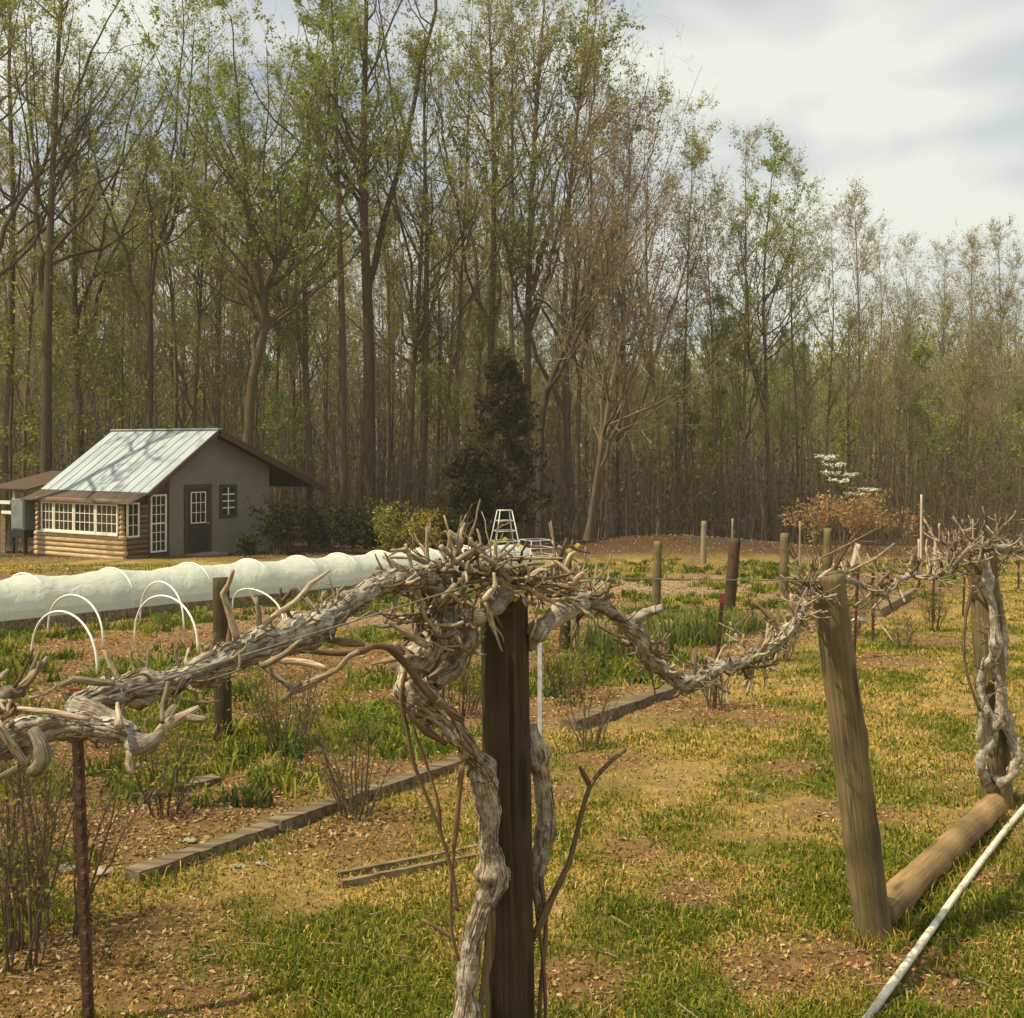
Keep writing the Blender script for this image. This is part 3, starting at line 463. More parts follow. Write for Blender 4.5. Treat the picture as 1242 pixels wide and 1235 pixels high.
# the wood behind: each trunk a tree of its own
rng = np.random.default_rng(11); cnt = 0; tries = 0
def skyline(px): return np.interp(px, [-200, 690, 720, 760, 850, 950, 1000, 1060, 1110, 1160, 1210, 1300], [-40, -20, 100, 165, 210, 230, 300, 320, 370, 380, 380, 390])
while cnt < 225 and tries < 9000:
    tries += 1; px = rng.uniform(-40, 1290); d = 45.5+rng.random()**1.2*42
    if px > 950: d += 4
    x = (px-CX)/F*d
    if any((x-a)**2+((d-b)*.7)**2 < .55 for a, b in occupied): continue
    if -17.5 < x < -8 and d < 43: continue
    kind = rng.choice(['slim', 'pole', 'tall', 'green', 'red', 'poplar', 'under'], p=[.36, .38, .05, .05, .05, .05, .06]); ms = protos[kind]; ms = ms[rng.integers(len(ms))]
    top = skyline(px)+rng.uniform(190, 420) if kind != 'pole' else skyline(px)*.6+rng.uniform(240, 400)
    if kind == 'under': top = rng.uniform(400, 540)
    top = min(top, 560); hh = H+(HY-top)*d/F-float(gz(x, d)); sc = np.clip(hh/ms[2], .45, 1.25)
    reg = 'behind the cabin' if px < 400 else ('around the cedar' if px < 700 else ('behind the garden posts' if px < 960 else 'behind the orange bushes and right-hand vine'))
    kd = {'slim': 'slender bare-branched tree', 'pole': 'thin pole-like sapling trunk', 'tall': 'stout dark trunked tree', 'green': 'green leafing tree', 'red': 'rust budded tree', 'poplar': 'pale poplar', 'under': 'low leafy undergrowth tree'}[kind]
    put_tree(ms, x, d, sc, rng.uniform(0, 6.28), 'woodland_tree', f'{kd} deep in the crowded woods {reg}', 'tree', f'{kd}s in the woods {reg}'); occupied.append((x, d)); cnt += 1
# far wood that reads as one mass
rng = np.random.default_rng(5); mb = MB(); n = 2600
d = rng.uniform(84, 140, n); px = rng.uniform(-150, 1400, n); x = (px-CX)/F*d; zb = gz(x, d); hh = rng.uniform(6.5, 13, n)*np.interp(px, [0, 900, 1050, 1242], [1., .95, 1.1, 1.15])
tt = np.linspace(0, 1, 5)[None, :]; w = np.cumsum(rng.normal(0, .18, (n, 5, 2)), 1)
P = np.stack([x[:, None]+w[..., 0], d[:, None]+w[..., 1], zb[:, None]+tt*hh[:, None]], -1); R = rng.uniform(.05, .16, n)[:, None]*(1-.8*tt)
a = tubes(P, R, 3); mb.add(a[0], a[1], tc=a[2])
q = np.repeat(np.arange(n), 10); BP, BR = spawn(rng, P, R, q, rng.uniform(.3, 1, len(q)), rng.uniform(1.2, 3.6, len(q)), np.radians(rng.uniform(25, 60, len(q))), .25, 2, .04, .012, .6); a = tubes(BP, BR, 3); mb.add(a[0], a[1], tc=a[2])
k = 210000; q = rng.integers(0, len(BP), k); c = BP[q, 0]+(BP[q, 1]-BP[q, 0])*rng.random((k, 1))+rng.normal(0, .35, (k, 3)); nv = nrm(rng.normal(size=(k, 3))); u = nrm(np.cross(nv, rng.normal(size=(k, 3)))); w = np.cross(nv, u); s = rng.uniform(.08, .19, k)[:, None]
v = np.stack([c-u*s*1.2, c+u*s*1.2, c+w*s*1.1], 1).reshape(-1, 3); i = np.arange(k)*3
sel = (c[:, 0]/c[:, 1]*F+CX); gp = np.clip((sel-400)/600, .35, .9)[:, None]; lc = np.where(rng.random((k, 1)) < gp, np.array(YG)[rng.integers(0, 4, k)], np.array([(.18, .13, .068), (.13, .094, .05), (.23, .17, .092)])[rng.integers(0, 3, k)])
mb.add(v, f3=np.stack([i, i+1, i+2], -1), col=np.repeat(lc, 3, 0), mat=1)
mb.build('far_woodland', [M['twig'], M['leaf']], smooth=True, label='hazy mass of far woodland behind the nearer trunks', cat='woodland', kind='stuff')
# undergrowth along the edge of the wood
mb = MB(); n = 6000; d = rng.uniform(43, 82, n); px = rng.uniform(-60, 1300, n); x = (px-CX)/F*d; zb = gz(x, d)
P = np.stack([x, d, zb], -1)[:, None]+np.linspace(0, 1, 4)[None, :, None]*np.stack([rng.normal(0, .35, n), rng.normal(0, .35, n), rng.uniform(.5, 4.5, n)], -1)[:, None]+np.cumsum(rng.normal(0, .05, (n, 4, 3)), 1)
R = rng.uniform(.008, .03, n)[:, None]*np.linspace(1, .3, 4)[None]; a = tubes(P, R, 3); mb.add(a[0], a[1], tc=a[2])
q = np.repeat(np.arange(n), 4); BP, BR = spawn(rng, P, R, q, rng.uniform(.2, 1, len(q)), rng.uniform(.3, 1.1, len(q)), np.radians(rng.uniform(25, 70, len(q))), .15, 2, .05, .012, .8); a = tubes(BP, BR, 3); mb.add(a[0], a[1], tc=a[2])
k = 36000; q = rng.integers(0, len(BP), k); c = BP[q, 1]+rng.normal(0, .2, (k, 3)); nv = nrm(rng.normal(size=(k, 3))); u = nrm(np.cross(nv, rng.normal(size=(k, 3)))); w = np.cross(nv, u); s = rng.uniform(.04, .1, k)[:, None]
v = np.stack([c-u*s, c-w*s*.6, c+u*s, c+w*s*.6], 1).reshape(-1, 3); i = np.arange(k)*4; lc = np.array([(.06, .07, .02), (.1, .105, .028), (.14, .095, .052), (.1, .068, .036), (.17, .16, .045)])[rng.integers(0, 5, k)]
mb.add(v, np.stack([i, i+1, i+2, i+3], -1), col=np.repeat(lc, 4, 0), mat=1)
mb.build('undergrowth', [M['bark_mid'], M['leaf']], smooth=True, label='tangled twiggy undergrowth along the foot of the woods', cat='undergrowth', kind='stuff')
# bushes
def bush(name, label, px, d, w, h, n, cols, lsz=.05, stems=14, cat='bush', bark='bark_mid', z0=.1, lift=0., seed=1, flower=None, dens=1.):
    rng = np.random.default_rng(seed+int(px)); x = (px-CX)/F*d; o = empty(name, (x, d, float(gz(x, d))-.03), 0, label=label, cat=cat)
    th = rng.random(stems)*6.283; rr = rng.random(stems)**.5*w*.5
    tip = np.stack([np.cos(th)*rr, np.sin(th)*rr*.9, h*rng.uniform(.65, 1, stems)], -1); base = np.stack([np.cos(th)*.12*w, np.sin(th)*.12*w, np.zeros(stems)], -1)
    s = np.linspace(0, 1, 7)[None, :, None]; P = base[:, None]+s**1.3*np.r_[1, 1, 0]*(tip-base)[:, None]+s*np.r_[0, 0, 1]*(tip-base)[:, None]+np.cumsum(rng.normal(0, .014*h, (stems, 7, 3)), 1)
    P[:, 0] = base; R = rng.uniform(.004, .009, stems)[:, None]*np.linspace(1, .35, 7)[None]*max(1, h*.9)
    sm = MB(); a = tubes(P, R, 5); sm.add(a[0], a[1], tc=a[2])
    q = np.repeat(np.arange(stems), 9); BP, BR = spawn(rng, P, R, q, rng.uniform(max(.2, lift), 1, len(q)), h*rng.uniform(.12, .34, len(q)), np.radians(rng.uniform(25, 65, len(q))), .15, 4, .04, .014, .7); a = tubes(BP, BR, 4); sm.add(a[0], a[1], tc=a[2])
    q = np.repeat(np.arange(len(BP)), 3); TP, TR = spawn(rng, BP, BR, q, rng.uniform(.2, 1, len(q)), h*rng.uniform(.05, .16, len(q)), np.radians(rng.uniform(25, 65, len(q))), .1, 3, .04, .014, .8); a = tubes(TP, TR, 3); sm.add(a[0], a[1], tc=a[2])
    sm.build('stems', M[bark], o, smooth=True)
    if n:
        lm = MB(); q = rng.integers(0, len(TP), n); c = TP[q, rng.integers(0, 3, n)]+rng.normal(0, .02*h, (n, 3)); nv = nrm(rng.normal(size=(n, 3))+[0, 0, .4]); u = nrm(np.cross(nv, rng.normal(size=(n, 3)))); ww = np.cross(nv, u); sz = (lsz*rng.uniform(.5, 1.2, n))[:, None]
        v = np.stack([c-u*sz, c-ww*sz*.5, c+u*sz, c+ww*sz*.5], 1).reshape(-1, 3); i = np.arange(n)*4; lc = np.array(cols)[rng.integers(0, len(cols), n)]*(1+(rng.random((n, 1))-.5)*.5)
        lm.add(v, np.stack([i, i+1, i+2, i+3], -1), col=np.repeat(lc, 4, 0)); lm.build('foliage', M['leaf'], o, smooth=True)
    return o
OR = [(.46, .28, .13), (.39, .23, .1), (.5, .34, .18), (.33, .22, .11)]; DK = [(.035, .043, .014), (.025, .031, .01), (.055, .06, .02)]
bush('orange_bush', 'larger copper orange leaved bush below the dogwood', 1003, 30, 1.9, 1.75, 2300, OR, .05, 16, lift=.72, seed=1)
bush('orange_bush', 'smaller looser copper bush right of the larger orange one', 1072, 31, 2.0, 1.65, 1700, OR+[(.3, .2, .07)], .05, 14, lift=.65, seed=2)
bush('flowering_brassica', 'bolted greens with yellow flowers behind the white row cover', 478, 30.5, 1.2, 1.5, 2600, [(.16, .19, .045), (.12, .15, .035), (.2, .22, .05), (.5, .42, .08)], .045, 22, 'plant', seed=3)
bush('flowering_brassica', 'smaller yellow flowered plant right of the bolted greens', 512, 30.5, .7, 1.45, 1500, [(.16, .2, .035), (.5, .4, .05), (.4, .2, .04)], .05, 14, 'plant', seed=4)
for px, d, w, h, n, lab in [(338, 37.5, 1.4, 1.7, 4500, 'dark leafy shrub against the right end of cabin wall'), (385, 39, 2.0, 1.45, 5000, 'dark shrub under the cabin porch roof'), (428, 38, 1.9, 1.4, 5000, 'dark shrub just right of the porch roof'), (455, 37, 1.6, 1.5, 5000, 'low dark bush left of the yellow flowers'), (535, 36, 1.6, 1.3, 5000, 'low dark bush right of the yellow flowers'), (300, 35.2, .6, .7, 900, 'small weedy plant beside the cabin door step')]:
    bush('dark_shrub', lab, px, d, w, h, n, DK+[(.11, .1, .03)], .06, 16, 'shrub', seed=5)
BL = [(.2, .2, .035), (.26, .22, .05), (.15, .17, .03), (.28, .18, .07)]
for px, py, w, h, n, st, lab in [(18, 1165, .9, 1.0, 700, 20, 'twiggy bush with tiny leaves at lower left frame edge'), (70, 1130, .8, .85, 350, 12, 'sparse bush beside the rusty stake at lower left'), (432, 988, .7, .62, 200, 16, 'bare stemmed blueberry bush in the mulch ring by the timber'), (352, 915, 1.0, .75, 800, 18, 'leafy twiggy bush behind the timber left of main post'), (200, 985, .7, .55, 700, 14, 'small bushy plant at the left end of the timber'), (715, 905, .5, .5, 90, 10, 'bare little bush at the end of the right-hand timber'), (868, 858, .6, .55, 80, 12, 'bare shrub in mulch under the low sag of vine'), (945, 800, .8, .6, 320, 14, 'thin shrub in the row left of the leaning post'), (1092, 785, .7, .45, 200, 12, 'low twiggy shrub right of the pale blue tag'), (1130, 765, .7, .75, 220, 12, 'twiggy shrub round the rusty stake before the right vine'), (690, 845, .9, .6, 700, 16, 'leafy bush right behind the main post'), (560, 870, .7, .6, 500, 14, 'weedy bush seen between vine trunk and main post'), (120, 905, .7, .5, 600, 14, 'leafy plant below the near left vine arm'), (152, 745, .45, .75, 500, 8, 'tall weed in front of the white row cover'), (1035, 770, .6, .7, 260, 10, 'twiggy shrub hidden behind the pale blue tag')]:
    bush('garden_bush', lab, px, Gd(py), w, h, n, BL, .012+.0007*Gd(py), st, seed=9, bark='bark_mid')
# strap-leaved clump
def strap(px, py, w, n, h, lab, seed):
    rng = np.random.default_rng(seed); p = G(px, py); o = MB(); a = rng.random(n)*6.283; rr = rng.random(n)**.5*w; b = np.stack([np.cos(a)*rr, np.sin(a)*rr*.6, np.zeros(n)], -1)
    le = rng.random(n)*6.283; s = np.linspace(0, 1, 6); hh = h*rng.uniform(.5, 1, n); bend = rng.uniform(.1, .7, n)
    P = b[:, None]+np.stack([np.cos(le)[:, None]*bend[:, None]*hh[:, None]*s**2, np.sin(le)[:, None]*bend[:, None]*hh[:, None]*s**2, hh[:, None]*(s-.25*bend[:, None]*s**3)], -1)
    wd = np.stack([-np.sin(le), np.cos(le), np.zeros(n)], -1)[:, None]*(.012*np.array([.8, 1, 1, .9, .6, .05]))[None, :, None]
    v = np.stack([P-wd, P+wd], 2).reshape(-1, 3); ix = np.arange(n*12).reshape(n, 6, 2); f = np.stack([ix[:, :-1, 0], ix[:, :-1, 1], ix[:, 1:, 1], ix[:, 1:, 0]], -1).reshape(-1, 4)
    c = np.array([(.12, .15, .04), (.085, .115, .03), (.17, .19, .055)])[rng.integers(0, 3, n)]; o.add(v, f, col=np.repeat(c, 12, 0))
    ob = o.build('iris_clump', M['leaf'], smooth=True, label=lab, cat='plant'); ob.location = p
strap(835, 780, .75, 170, .55, 'big clump of strap leaves between two short posts', 1); strap(905, 768, .6, 110, .45, 'strap leaved clump at the foot of the leaning short post', 2); strap(725, 790, .45, 110, .55, 'strap leaved clump right of the post behind the tangle', 3); strap(770, 800, .5, 110, .5, 'strap leaved clump under the right vine arm', 4); strap(300, 975, .16, 60, .16, 'small dark green tuft beside the timber near the left post', 5)
# ------------------------------------------------------------------ cabin
CO = G(205, 675); CA = math.atan2(.84, .54)
cabin = empty('cabin', CO, CA, label='small grey gabled cabin with metal roof and glazed log sunroom', cat='cabin')
def part(name, mat, parent, boxes, smooth=False):
    mb = MB()
    for b in boxes: mb.box(*b)
    return mb.build(name, mat, parent, smooth)
PZ, PU = 4.0, 1.65
def zl(u): return PZ-(PU-u)*.684
def zr(u): return PZ-(u-PU)*.396
VB = 4.55
mb = MB(); mb.prism([(0, -.3), (4.4, -.3), (4.4, zr(4.4)-.1), (PU, PZ-.1), (0, zl(0)-.1)], 0, .15); mb.build('gable_wall', M['stucco'], cabin)
mb = MB(); mb.prism([(0, -.3), (4.4, -.3), (4.4, zr(4.4)-.1), (PU, PZ-.1), (0, zl(0)-.1)], VB-.15, VB); mb.build('rear_gable_wall', M['stucco'], cabin)
part('side_wall', M['stucco'], cabin, [(4.25, 4.398, .15, VB-.15, -.3, zr(4.4)-.1)])
part('inner_wall', M['darkwood'], cabin, [(.0, .12, .15, VB-.15, -.3, zl(0)-.12)])
def window(parent, name, axis, a0, a1, z0, z1, at, depth, cols, rows, fr=.05, mun=.022, mat='whitepaint', two=False):
    """axis 'u': lies in the gable plane (x = along); axis 'v': lies in the front wall"""
    def B(p0, p1, q0, q1, d0, d1): return (p0, p1, at+d0, at+d1, q0, q1) if axis == 'u' else (at+d0, at+d1, p0, p1, q0, q1)
    bx = [B(a0, a0+fr, z0, z1, -depth, .0), B(a1-fr, a1, z0, z1, -depth, 0), B(a0+fr, a1-fr, z0, z0+fr, -depth, 0), B(a0+fr, a1-fr, z1-fr, z1, -depth, 0)]
    w = part(name, M[mat], parent, bx)
    mb_ = []
    for i in range(1, cols): c = a0+fr+(a1-a0-2*fr)*i/cols; mb_.append(B(c-mun/2, c+mun/2, z0+fr, z1-fr, -depth*.75, -.008))
    for j in range(1, rows): c = z0+fr+(z1-z0-2*fr)*j/rows; m2 = mun*(2.2 if two and j == rows//2 else 1); mb_.append(B(a0+fr, a1-fr, c-m2/2, c+m2/2, -depth*.7, -.009))
    for bxx in mb_: part('muntin', M['whitepaint'], w, [bxx])
    part('pane', M['glass'], w, [B(a0+fr*.5, a1-fr*.5, z0+fr*.5, z1-fr*.5, -depth*.4, -.01)]); return w
door = part('door', M['door'], cabin, [(.72, 1.62, -.03, -.002, 0, 2.12)])
part('door_frame', M['darkwood'], cabin, [(.6, .72, -.045, -.001, 0, 2.24), (1.62, 1.74, -.045, -.001, 0, 2.24), (.72, 1.62, -.045, -.001, 2.12, 2.24)])
window(door, 'door_window', 'u', .85, 1.48, .98, 2.0, -.031, .02, 3, 3, .035, .022)
mb = MB(); mb.box(1.53, 1.57, -.09, -.03, .95, 1.0); mb.build('handle', M['galv'], door)
window(cabin, 'window', 'u', 2.1, 2.85, 1.1, 2.2, -.001, .05, 2, 4, .1, .04, 'greenpaint')
# sunroom: front of stacked logs, band of windows
SU = -1.8
def logtube(name, p0, p1, r, mat, parent, flat=1.):
    n = 7; P = np.linspace(p0, p1, n); v, f, f3, t, nr = tube_pt(P, np.full(n, r)*RNG.uniform(.95, 1.05, n), 9); mb = MB(); mb.add(v, f, f3, t); return mb.build(name, mat, parent, True)
for i in range(5): logtube('log', (SU, -.16+RNG.uniform(-.03, .03), .07+i*.155), (SU, 4.2, .07+i*.155), .088, M['logwall'], cabin)
for i in range(6): logtube('log', (SU+.04, -.0+RNG.uniform(-.02, .02), .85+i*.155), (SU+.04, .09, .85+i*.155), .08, M['logwall'], cabin)
for i in range(6): logtube('log', (SU+.04, 4.1, .85+i*.155), (SU+.04, 4.2, .85+i*.155), .08, M['logwall'], cabin)
logtube('log', (SU+.02, -.1, 1.79), (SU+.02, 4.2, 1.79), .07, M['logdark'], cabin)
part('sunroom_wall', M['darkwood'], cabin, [(SU+.05, SU+.1, .1, 4.1, -.3, .8)])
for va, vb_ in ((.06, .12), (4.0, 4.1)): mb = MB(); mb.prism([(SU+.1, -.3), (-.002, -.3), (-.002, zl(0)-.12), (-1.15, 1.99), (SU+.1, 1.76)], va, vb_); mb.build('sunroom_end_wall', M['darkwood'], cabin)
for i in range(5): logtube('log', (SU+.1, .02, .07+i*.155), (-.85, .02, .07+i*.155), .08, M['logdark'], cabin)
for i in range(6): logtube('log', (-1.2, .02, .85+i*.155), (-.85, .02, .85+i*.155), .08, M['logdark'], cabin)
part('corner_board', M['darkwood'], cabin, [(-.1, .0, -.02, .05, -.2, 2.75), (-.86, -.78, -.02, .05, -.2, 2.25)])
part('panel_above', M['darkwood'], cabin, [(-.78, -.1, .0, .05, 1.98, 2.3), (-.78, -.1, 0, .05, -.2, .16)])
window(cabin, 'side_window', 'u', -1.68, -1.22, .7, 1.76, -.05, .05, 2, 3, .05, .02)
window(cabin, 'glazed_door', 'u', -.75, -.13, .17, 1.97, -.0, .05, 3, 6, .055, .022, two=True)
e = [.1, 1.15, 2.2, 3.2, 3.85]
for i in range(4): window(cabin, 'front_window', 'v', e[i]+.012, e[i+1]-.012, .8, 1.72, SU-.03, .05, 4 if i < 3 else 3, 3, .05, .02)
part('window_sill', M['whitepaint'], cabin, [(SU-.13, SU-.082, .08, 3.9, .755, .798)])
# roof
v0, v1 = -.5, 4.8; nv_ = 12; pw = (v1-v0)/nv_
mb = MB(); a0 = (-1.2, 2.05); L_ = PU+1.2; mbr = MB()
sl_ = math.atan(.684); 
def slab(u0, z0, u1, z1, va, vb, th):
    mbx = MB(); d = np.array([u1-u0, z1-z0]); nn_ = np.array([-d[1], d[0]])/np.linalg.norm(d); nn_ = nn_ if nn_[1] > 0 else -nn_
    v = [(u0, va, z0), (u1, va, z1), (u1, vb, z1), (u0, vb, z0)]; w = [(p[0]+nn_[0]*th, p[1], p[2]+nn_[1]*th) for p in v]
    vv = v+w; mbx.add(vv, [(0, 3, 2, 1), (4, 5, 6, 7), (0, 1, 5, 4), (1, 2, 6, 5), (2, 3, 7, 6), (3, 0, 4, 7)], tc=np.array(vv)); return mbx
for i in range(nv_):
    va = v0+i*pw; p = slab(-1.2, 2.05, PU, PZ, va+.002, va+pw-.002, .02).build('roof_panel', M['tin'], cabin)
    for k_, hgt in ((0, .022),):
        du = np.array([PU+1.2, PZ-2.05]); nn_ = np.array([-.565, .825])
        s_ = slab(-1.2+nn_[0]*.021, 2.05+nn_[1]*.021, PU+nn_[0]*.021, PZ+nn_[1]*.021, va+k_+.006, va+k_+.028, hgt); s_.build('seam', M['tin'], p)
part('ridge_cap', M['tin'], cabin, [(PU-.1, PU+.1, v0-.03, v1+.03, PZ+.02, PZ+.06)])
for i in range(6):
    va = v0+i*(v1-v0)/6; slab(-1.98, 1.73+RNG.uniform(-.01, .01), -1.12, 2.06, va-.02, va+(v1-v0)/6+.01-.03*(i == 5), .02+.006*(i % 2)).build('lower_roof_sheet', M['rusttin'], cabin)
for i in range(6):
    va = v0+i*(v1-v0)/6; slab(PU, PZ, 6.7, 2.0, va+.002, va+(v1-v0)/6-.002, .03).build('rear_roof_sheet', M['darkwood'], cabin)
slab(PU+.02, PZ-.2, 6.68, 1.8, v0-.03, v0+.02, .21).build('fascia', M['darkwood'], cabin); slab(-1.18, 1.9, PU-.02, PZ-.15, v0-.02, v0+.02, .14).build('fascia', M['darkwood'], cabin)
part('porch_post', M['darkwood'], cabin, [(6.1, 6.24, -.35, -.21, -.4, 2.12)]); part('porch_post', M['darkwood'], cabin, [(6.1, 6.24, 4.3, 4.44, -.4, 2.12)])
part('porch_beam', M['darkwood'], cabin, [(6.08, 6.26, -.4, 4.5, 2.0, 2.14)])
part('porch_rail', M['darkwood'], cabin, [(4.42, 6.1, -.3, -.24, .62, .7), (4.42, 6.1, -.3, -.24, .2, .28)])
mb = MB(); mb.box(.55, 1.75, -.75, -.06, -.35, .03); o = mb.build('door_step', M['stone'], label='low stone step in front of the cabin door', cat='step'); o.location = CO; o.rotation_euler = (0, 0, CA)
# lean-to at the cabin's left end
shed = empty('lean_to_shed', CO, CA, label='open lean-to shed with dark roof left of the cabin', cat='shed')
slab(-1.6, 2.02, .9, 2.55, 4.95, 7.2, .05).build('roof', M['darkwood'], shed)
for u, v in ((-1.4, 6.95), (-1.4, 5.9), (.6, 6.95)): part('post', M['palewood'], shed, [(u-.06, u+.06, v-.06, v+.06, -.5, 2.05+(u+1.6)*.2)])
part('white_beam', M['whitepaint'], shed, [(-1.6, -1.5, 5.9, 8.2, 1.55, 1.66)]); part('white_beam', M['whitepaint'], shed, [(-1.58, -1.5, 5.8, 6.4, 1.22, 1.32)])
part('back_panel', M['darkwood'], shed, [(.8, .86, 4.9, 7.1, -.5, 2.2)])
for i in range(5): part('plank', M['weath'], shed, [(-1.5, -1.46, 6.3+i*.3, 6.57+i*.3, -.4, 1.15)])
cb = empty('metal_cabinet', CO, CA, label='grey blue metal cabinet on a dark base beside the sunroom', cat='cabinet')
part('body', M['cabinet'], cb, [(-1.85, -1.3, 4.75, 5.45, .75, 1.75)]); part('frame', M['black'], cb, [(-1.9, -1.25, 4.7, 5.5, .5, .745)]); part('door_panel', M['cabinet'], cb, [(-1.88, -1.851, 4.8, 5.4, .8, 1.7)])
for u in (-1.8, -1.35):
    for v in (4.78, 5.4): part('leg', M['black'], cb, [(u-.04, u+.04, v-.04, v+.04, -.45, .5)])
# ------------------------------------------------------------------ raised bed with fabric tunnel, hoops
RZ = math.atan2(r_[1], r_[0])
b0 = np.array(G(-35, 772)[:2]); bl = 15.2; bw = 1.05
def bedpt(s, t): q = b0+r_*s-n_*t; return np.array([q[0], q[1], float(gz(q[0], q[1]))])    # t goes away from the camera
bed = empty('raised_bed', bedpt(0, 0), 0, label='long board-edged bed under the white row cover', cat='garden bed'); off = bedpt(0, 0)
def board(name, p, q, w, h, mat, parent, off, seed=0, seg=10, rough=.005):
    """a plank from p to q lying on its edge, uneven"""
    p = np.asarray(p, float); q = np.asarray(q, float); d = q-p; u = d/np.linalg.norm(d); s = np.cross(u, [0, 0, 1.]); s /= np.linalg.norm(s)
    rng = np.random.default_rng(seed); k = np.linspace(0, 1, seg); C = p+d*k[:, None]; wv = s*w/2; hz = np.array([0, 0, h])
    rings = np.stack([C-wv, C+wv, C+wv*.9+hz, C-wv*.9+hz], 1)+rng.normal(0, rough, (seg, 4, 3))*.6
    ix = np.arange(seg*4).reshape(seg, 4); f = np.stack([ix[:-1], np.roll(ix[:-1], -1, 1), np.roll(ix[1:], -1, 1), ix[1:]], -1).reshape(-1, 4)
    f = np.concatenate([f, [ix[0][::-1]], [ix[-1]]]); mb = MB(); mb.add(rings.reshape(-1, 3)-off, f); o = mb.build(name, mat, parent); return o
for i in range(4):
    for t in (-.03, bw+.03): board('board', bedpt(i*bl/4+.02, t)-[0, 0, .03], bedpt((i+1)*bl/4-.02, t)-[0, 0, .03], .05, .2, M['weath'], bed, off, seed=i)
cover = empty('row_cover', bedpt(0, 0), 0, label='long white fabric row cover over hoops in front of the cabin', cat='row cover')
hs = []
for tp in (-30, 30, 135, 230, 302, 362, 411, 460, 515, 560):
    sx = np.linspace(-2, 25, 1200); q = np.array([bedpt(a, bw/2) for a in sx]); hs.append(float(np.interp(tp, CX+F*q[:, 0]/q[:, 1], sx)))
hs = np.array(hs); ns_, na = 190, 26; S_ = np.linspace(0, bl-.4, ns_); A_ = np.linspace(0, math.pi, na)
rng = np.random.default_rng(3); V = np.zeros((ns_, na, 3))
for i, s in enumerate(S_):
    j = np.searchsorted(hs, s); a = hs[max(j-1, 0)]; b = hs[min(j, len(hs)-1)]; fr = 0 if b == a else (s-a)/(b-a); sag = math.sin(math.pi*np.clip(fr, 0, 1))
    hh = .68*(1-.13*sag**.8); pin = 1-.1*sag
    if s < hs[0] or s > hs[-1]: hh *= .9
    for k_, an in enumerate(A_):
        c = -math.cos(an); sn = math.sin(an); tt_ = bw/2+c*(bw/2+.03)*(1-(1-pin)*sn); z = hh*sn**.62
        wob = (mnoise.noise(Vector((s*1.3, an*1.2, 3)))*.03+mnoise.noise(Vector((s*4, an*2.4-s*1.5, 7)))*.02+(.5-abs(mnoise.noise(Vector((s*6+an*2.5*(fr-.5), an*.6, 1)))))*.028*(.3+sag))*sn**.5
        p = bedpt(s, tt_+wob*c); V[i, k_] = p+[0, 0, .1+z+wob*.7-.02*sag*(1-sn)]
ix = np.arange(ns_*na).reshape(ns_, na); f = np.stack([ix[:-1, :-1], ix[1:, :-1], ix[1:, 1:], ix[:-1, 1:]], -1).reshape(-1, 4)
f = np.concatenate([f]); mb = MB(); mb.add(V.reshape(-1, 3)-off, f); c0 = mb.n
for row, rev in ((ix[0], 1), (ix[-1], 0)): mb.f3.append(np.array([(row[0], row[k_+1], row[k_]) if rev else (row[0], row[k_], row[k_+1]) for k_ in range(1, na-1)])); mb.m3.append(np.zeros(na-2))
mb.build('fabric', M['fabric'], cover, True)
def hoop(parent, pa, pb, h, off, name='hoop', mat='hoop', rad=.013, n=26, dx=0., ex=.75, z0=0.):
    s = np.linspace(0, math.pi, n); C = .5*(pa+pb)[None]+.5*(pb-pa)[None]*(-np.cos(s))[:, None]
    C[:, 2] = (pa[2]+pb[2])/2+z0+h*np.sin(s)**ex; C[0, 2] = pa[2]-.05; C[-1, 2] = pb[2]-.05; C[:, 0] += dx*np.sin(s)
    v, f, f3, t, nr = tube_pt(C, np.full(n, rad), 8); mb = MB(); mb.add(v-off, f, f3, t); return mb.build(name, M[mat], parent, True)
for s in hs[1:]: hoop(cover, bedpt(s, -.02), bedpt(s, bw+.02), .681, off, rad=.012, ex=.62, z0=.1)
for lx, ly, rx, ry, top, lab in [(38, 806, 118, 820, 742, 'nearest white hoop above the left vine arm'), (58, 772, 125, 782, 722, 'white hoop just behind the nearest one at left'), (163, 781, 240, 793, 723, 'white hoop left of the short post'), (170, 756, 223, 764, 706, 'white hoop rising against the row cover, behind another'), (282, 740, 344, 756, 716, 'small white hoop right of the short post')]:
    pa, pb = G(lx, ly), G(rx, ry); mid = .5*(pa+pb); zt = H-(top-HY)/F*mid[1]
    o = hoop(None, pa, pb, zt-mid[2], mid); o.location = mid; o.name = 'garden_hoop'; tag(o, lab, 'hoop', 'open white hoops in front of the row cover')
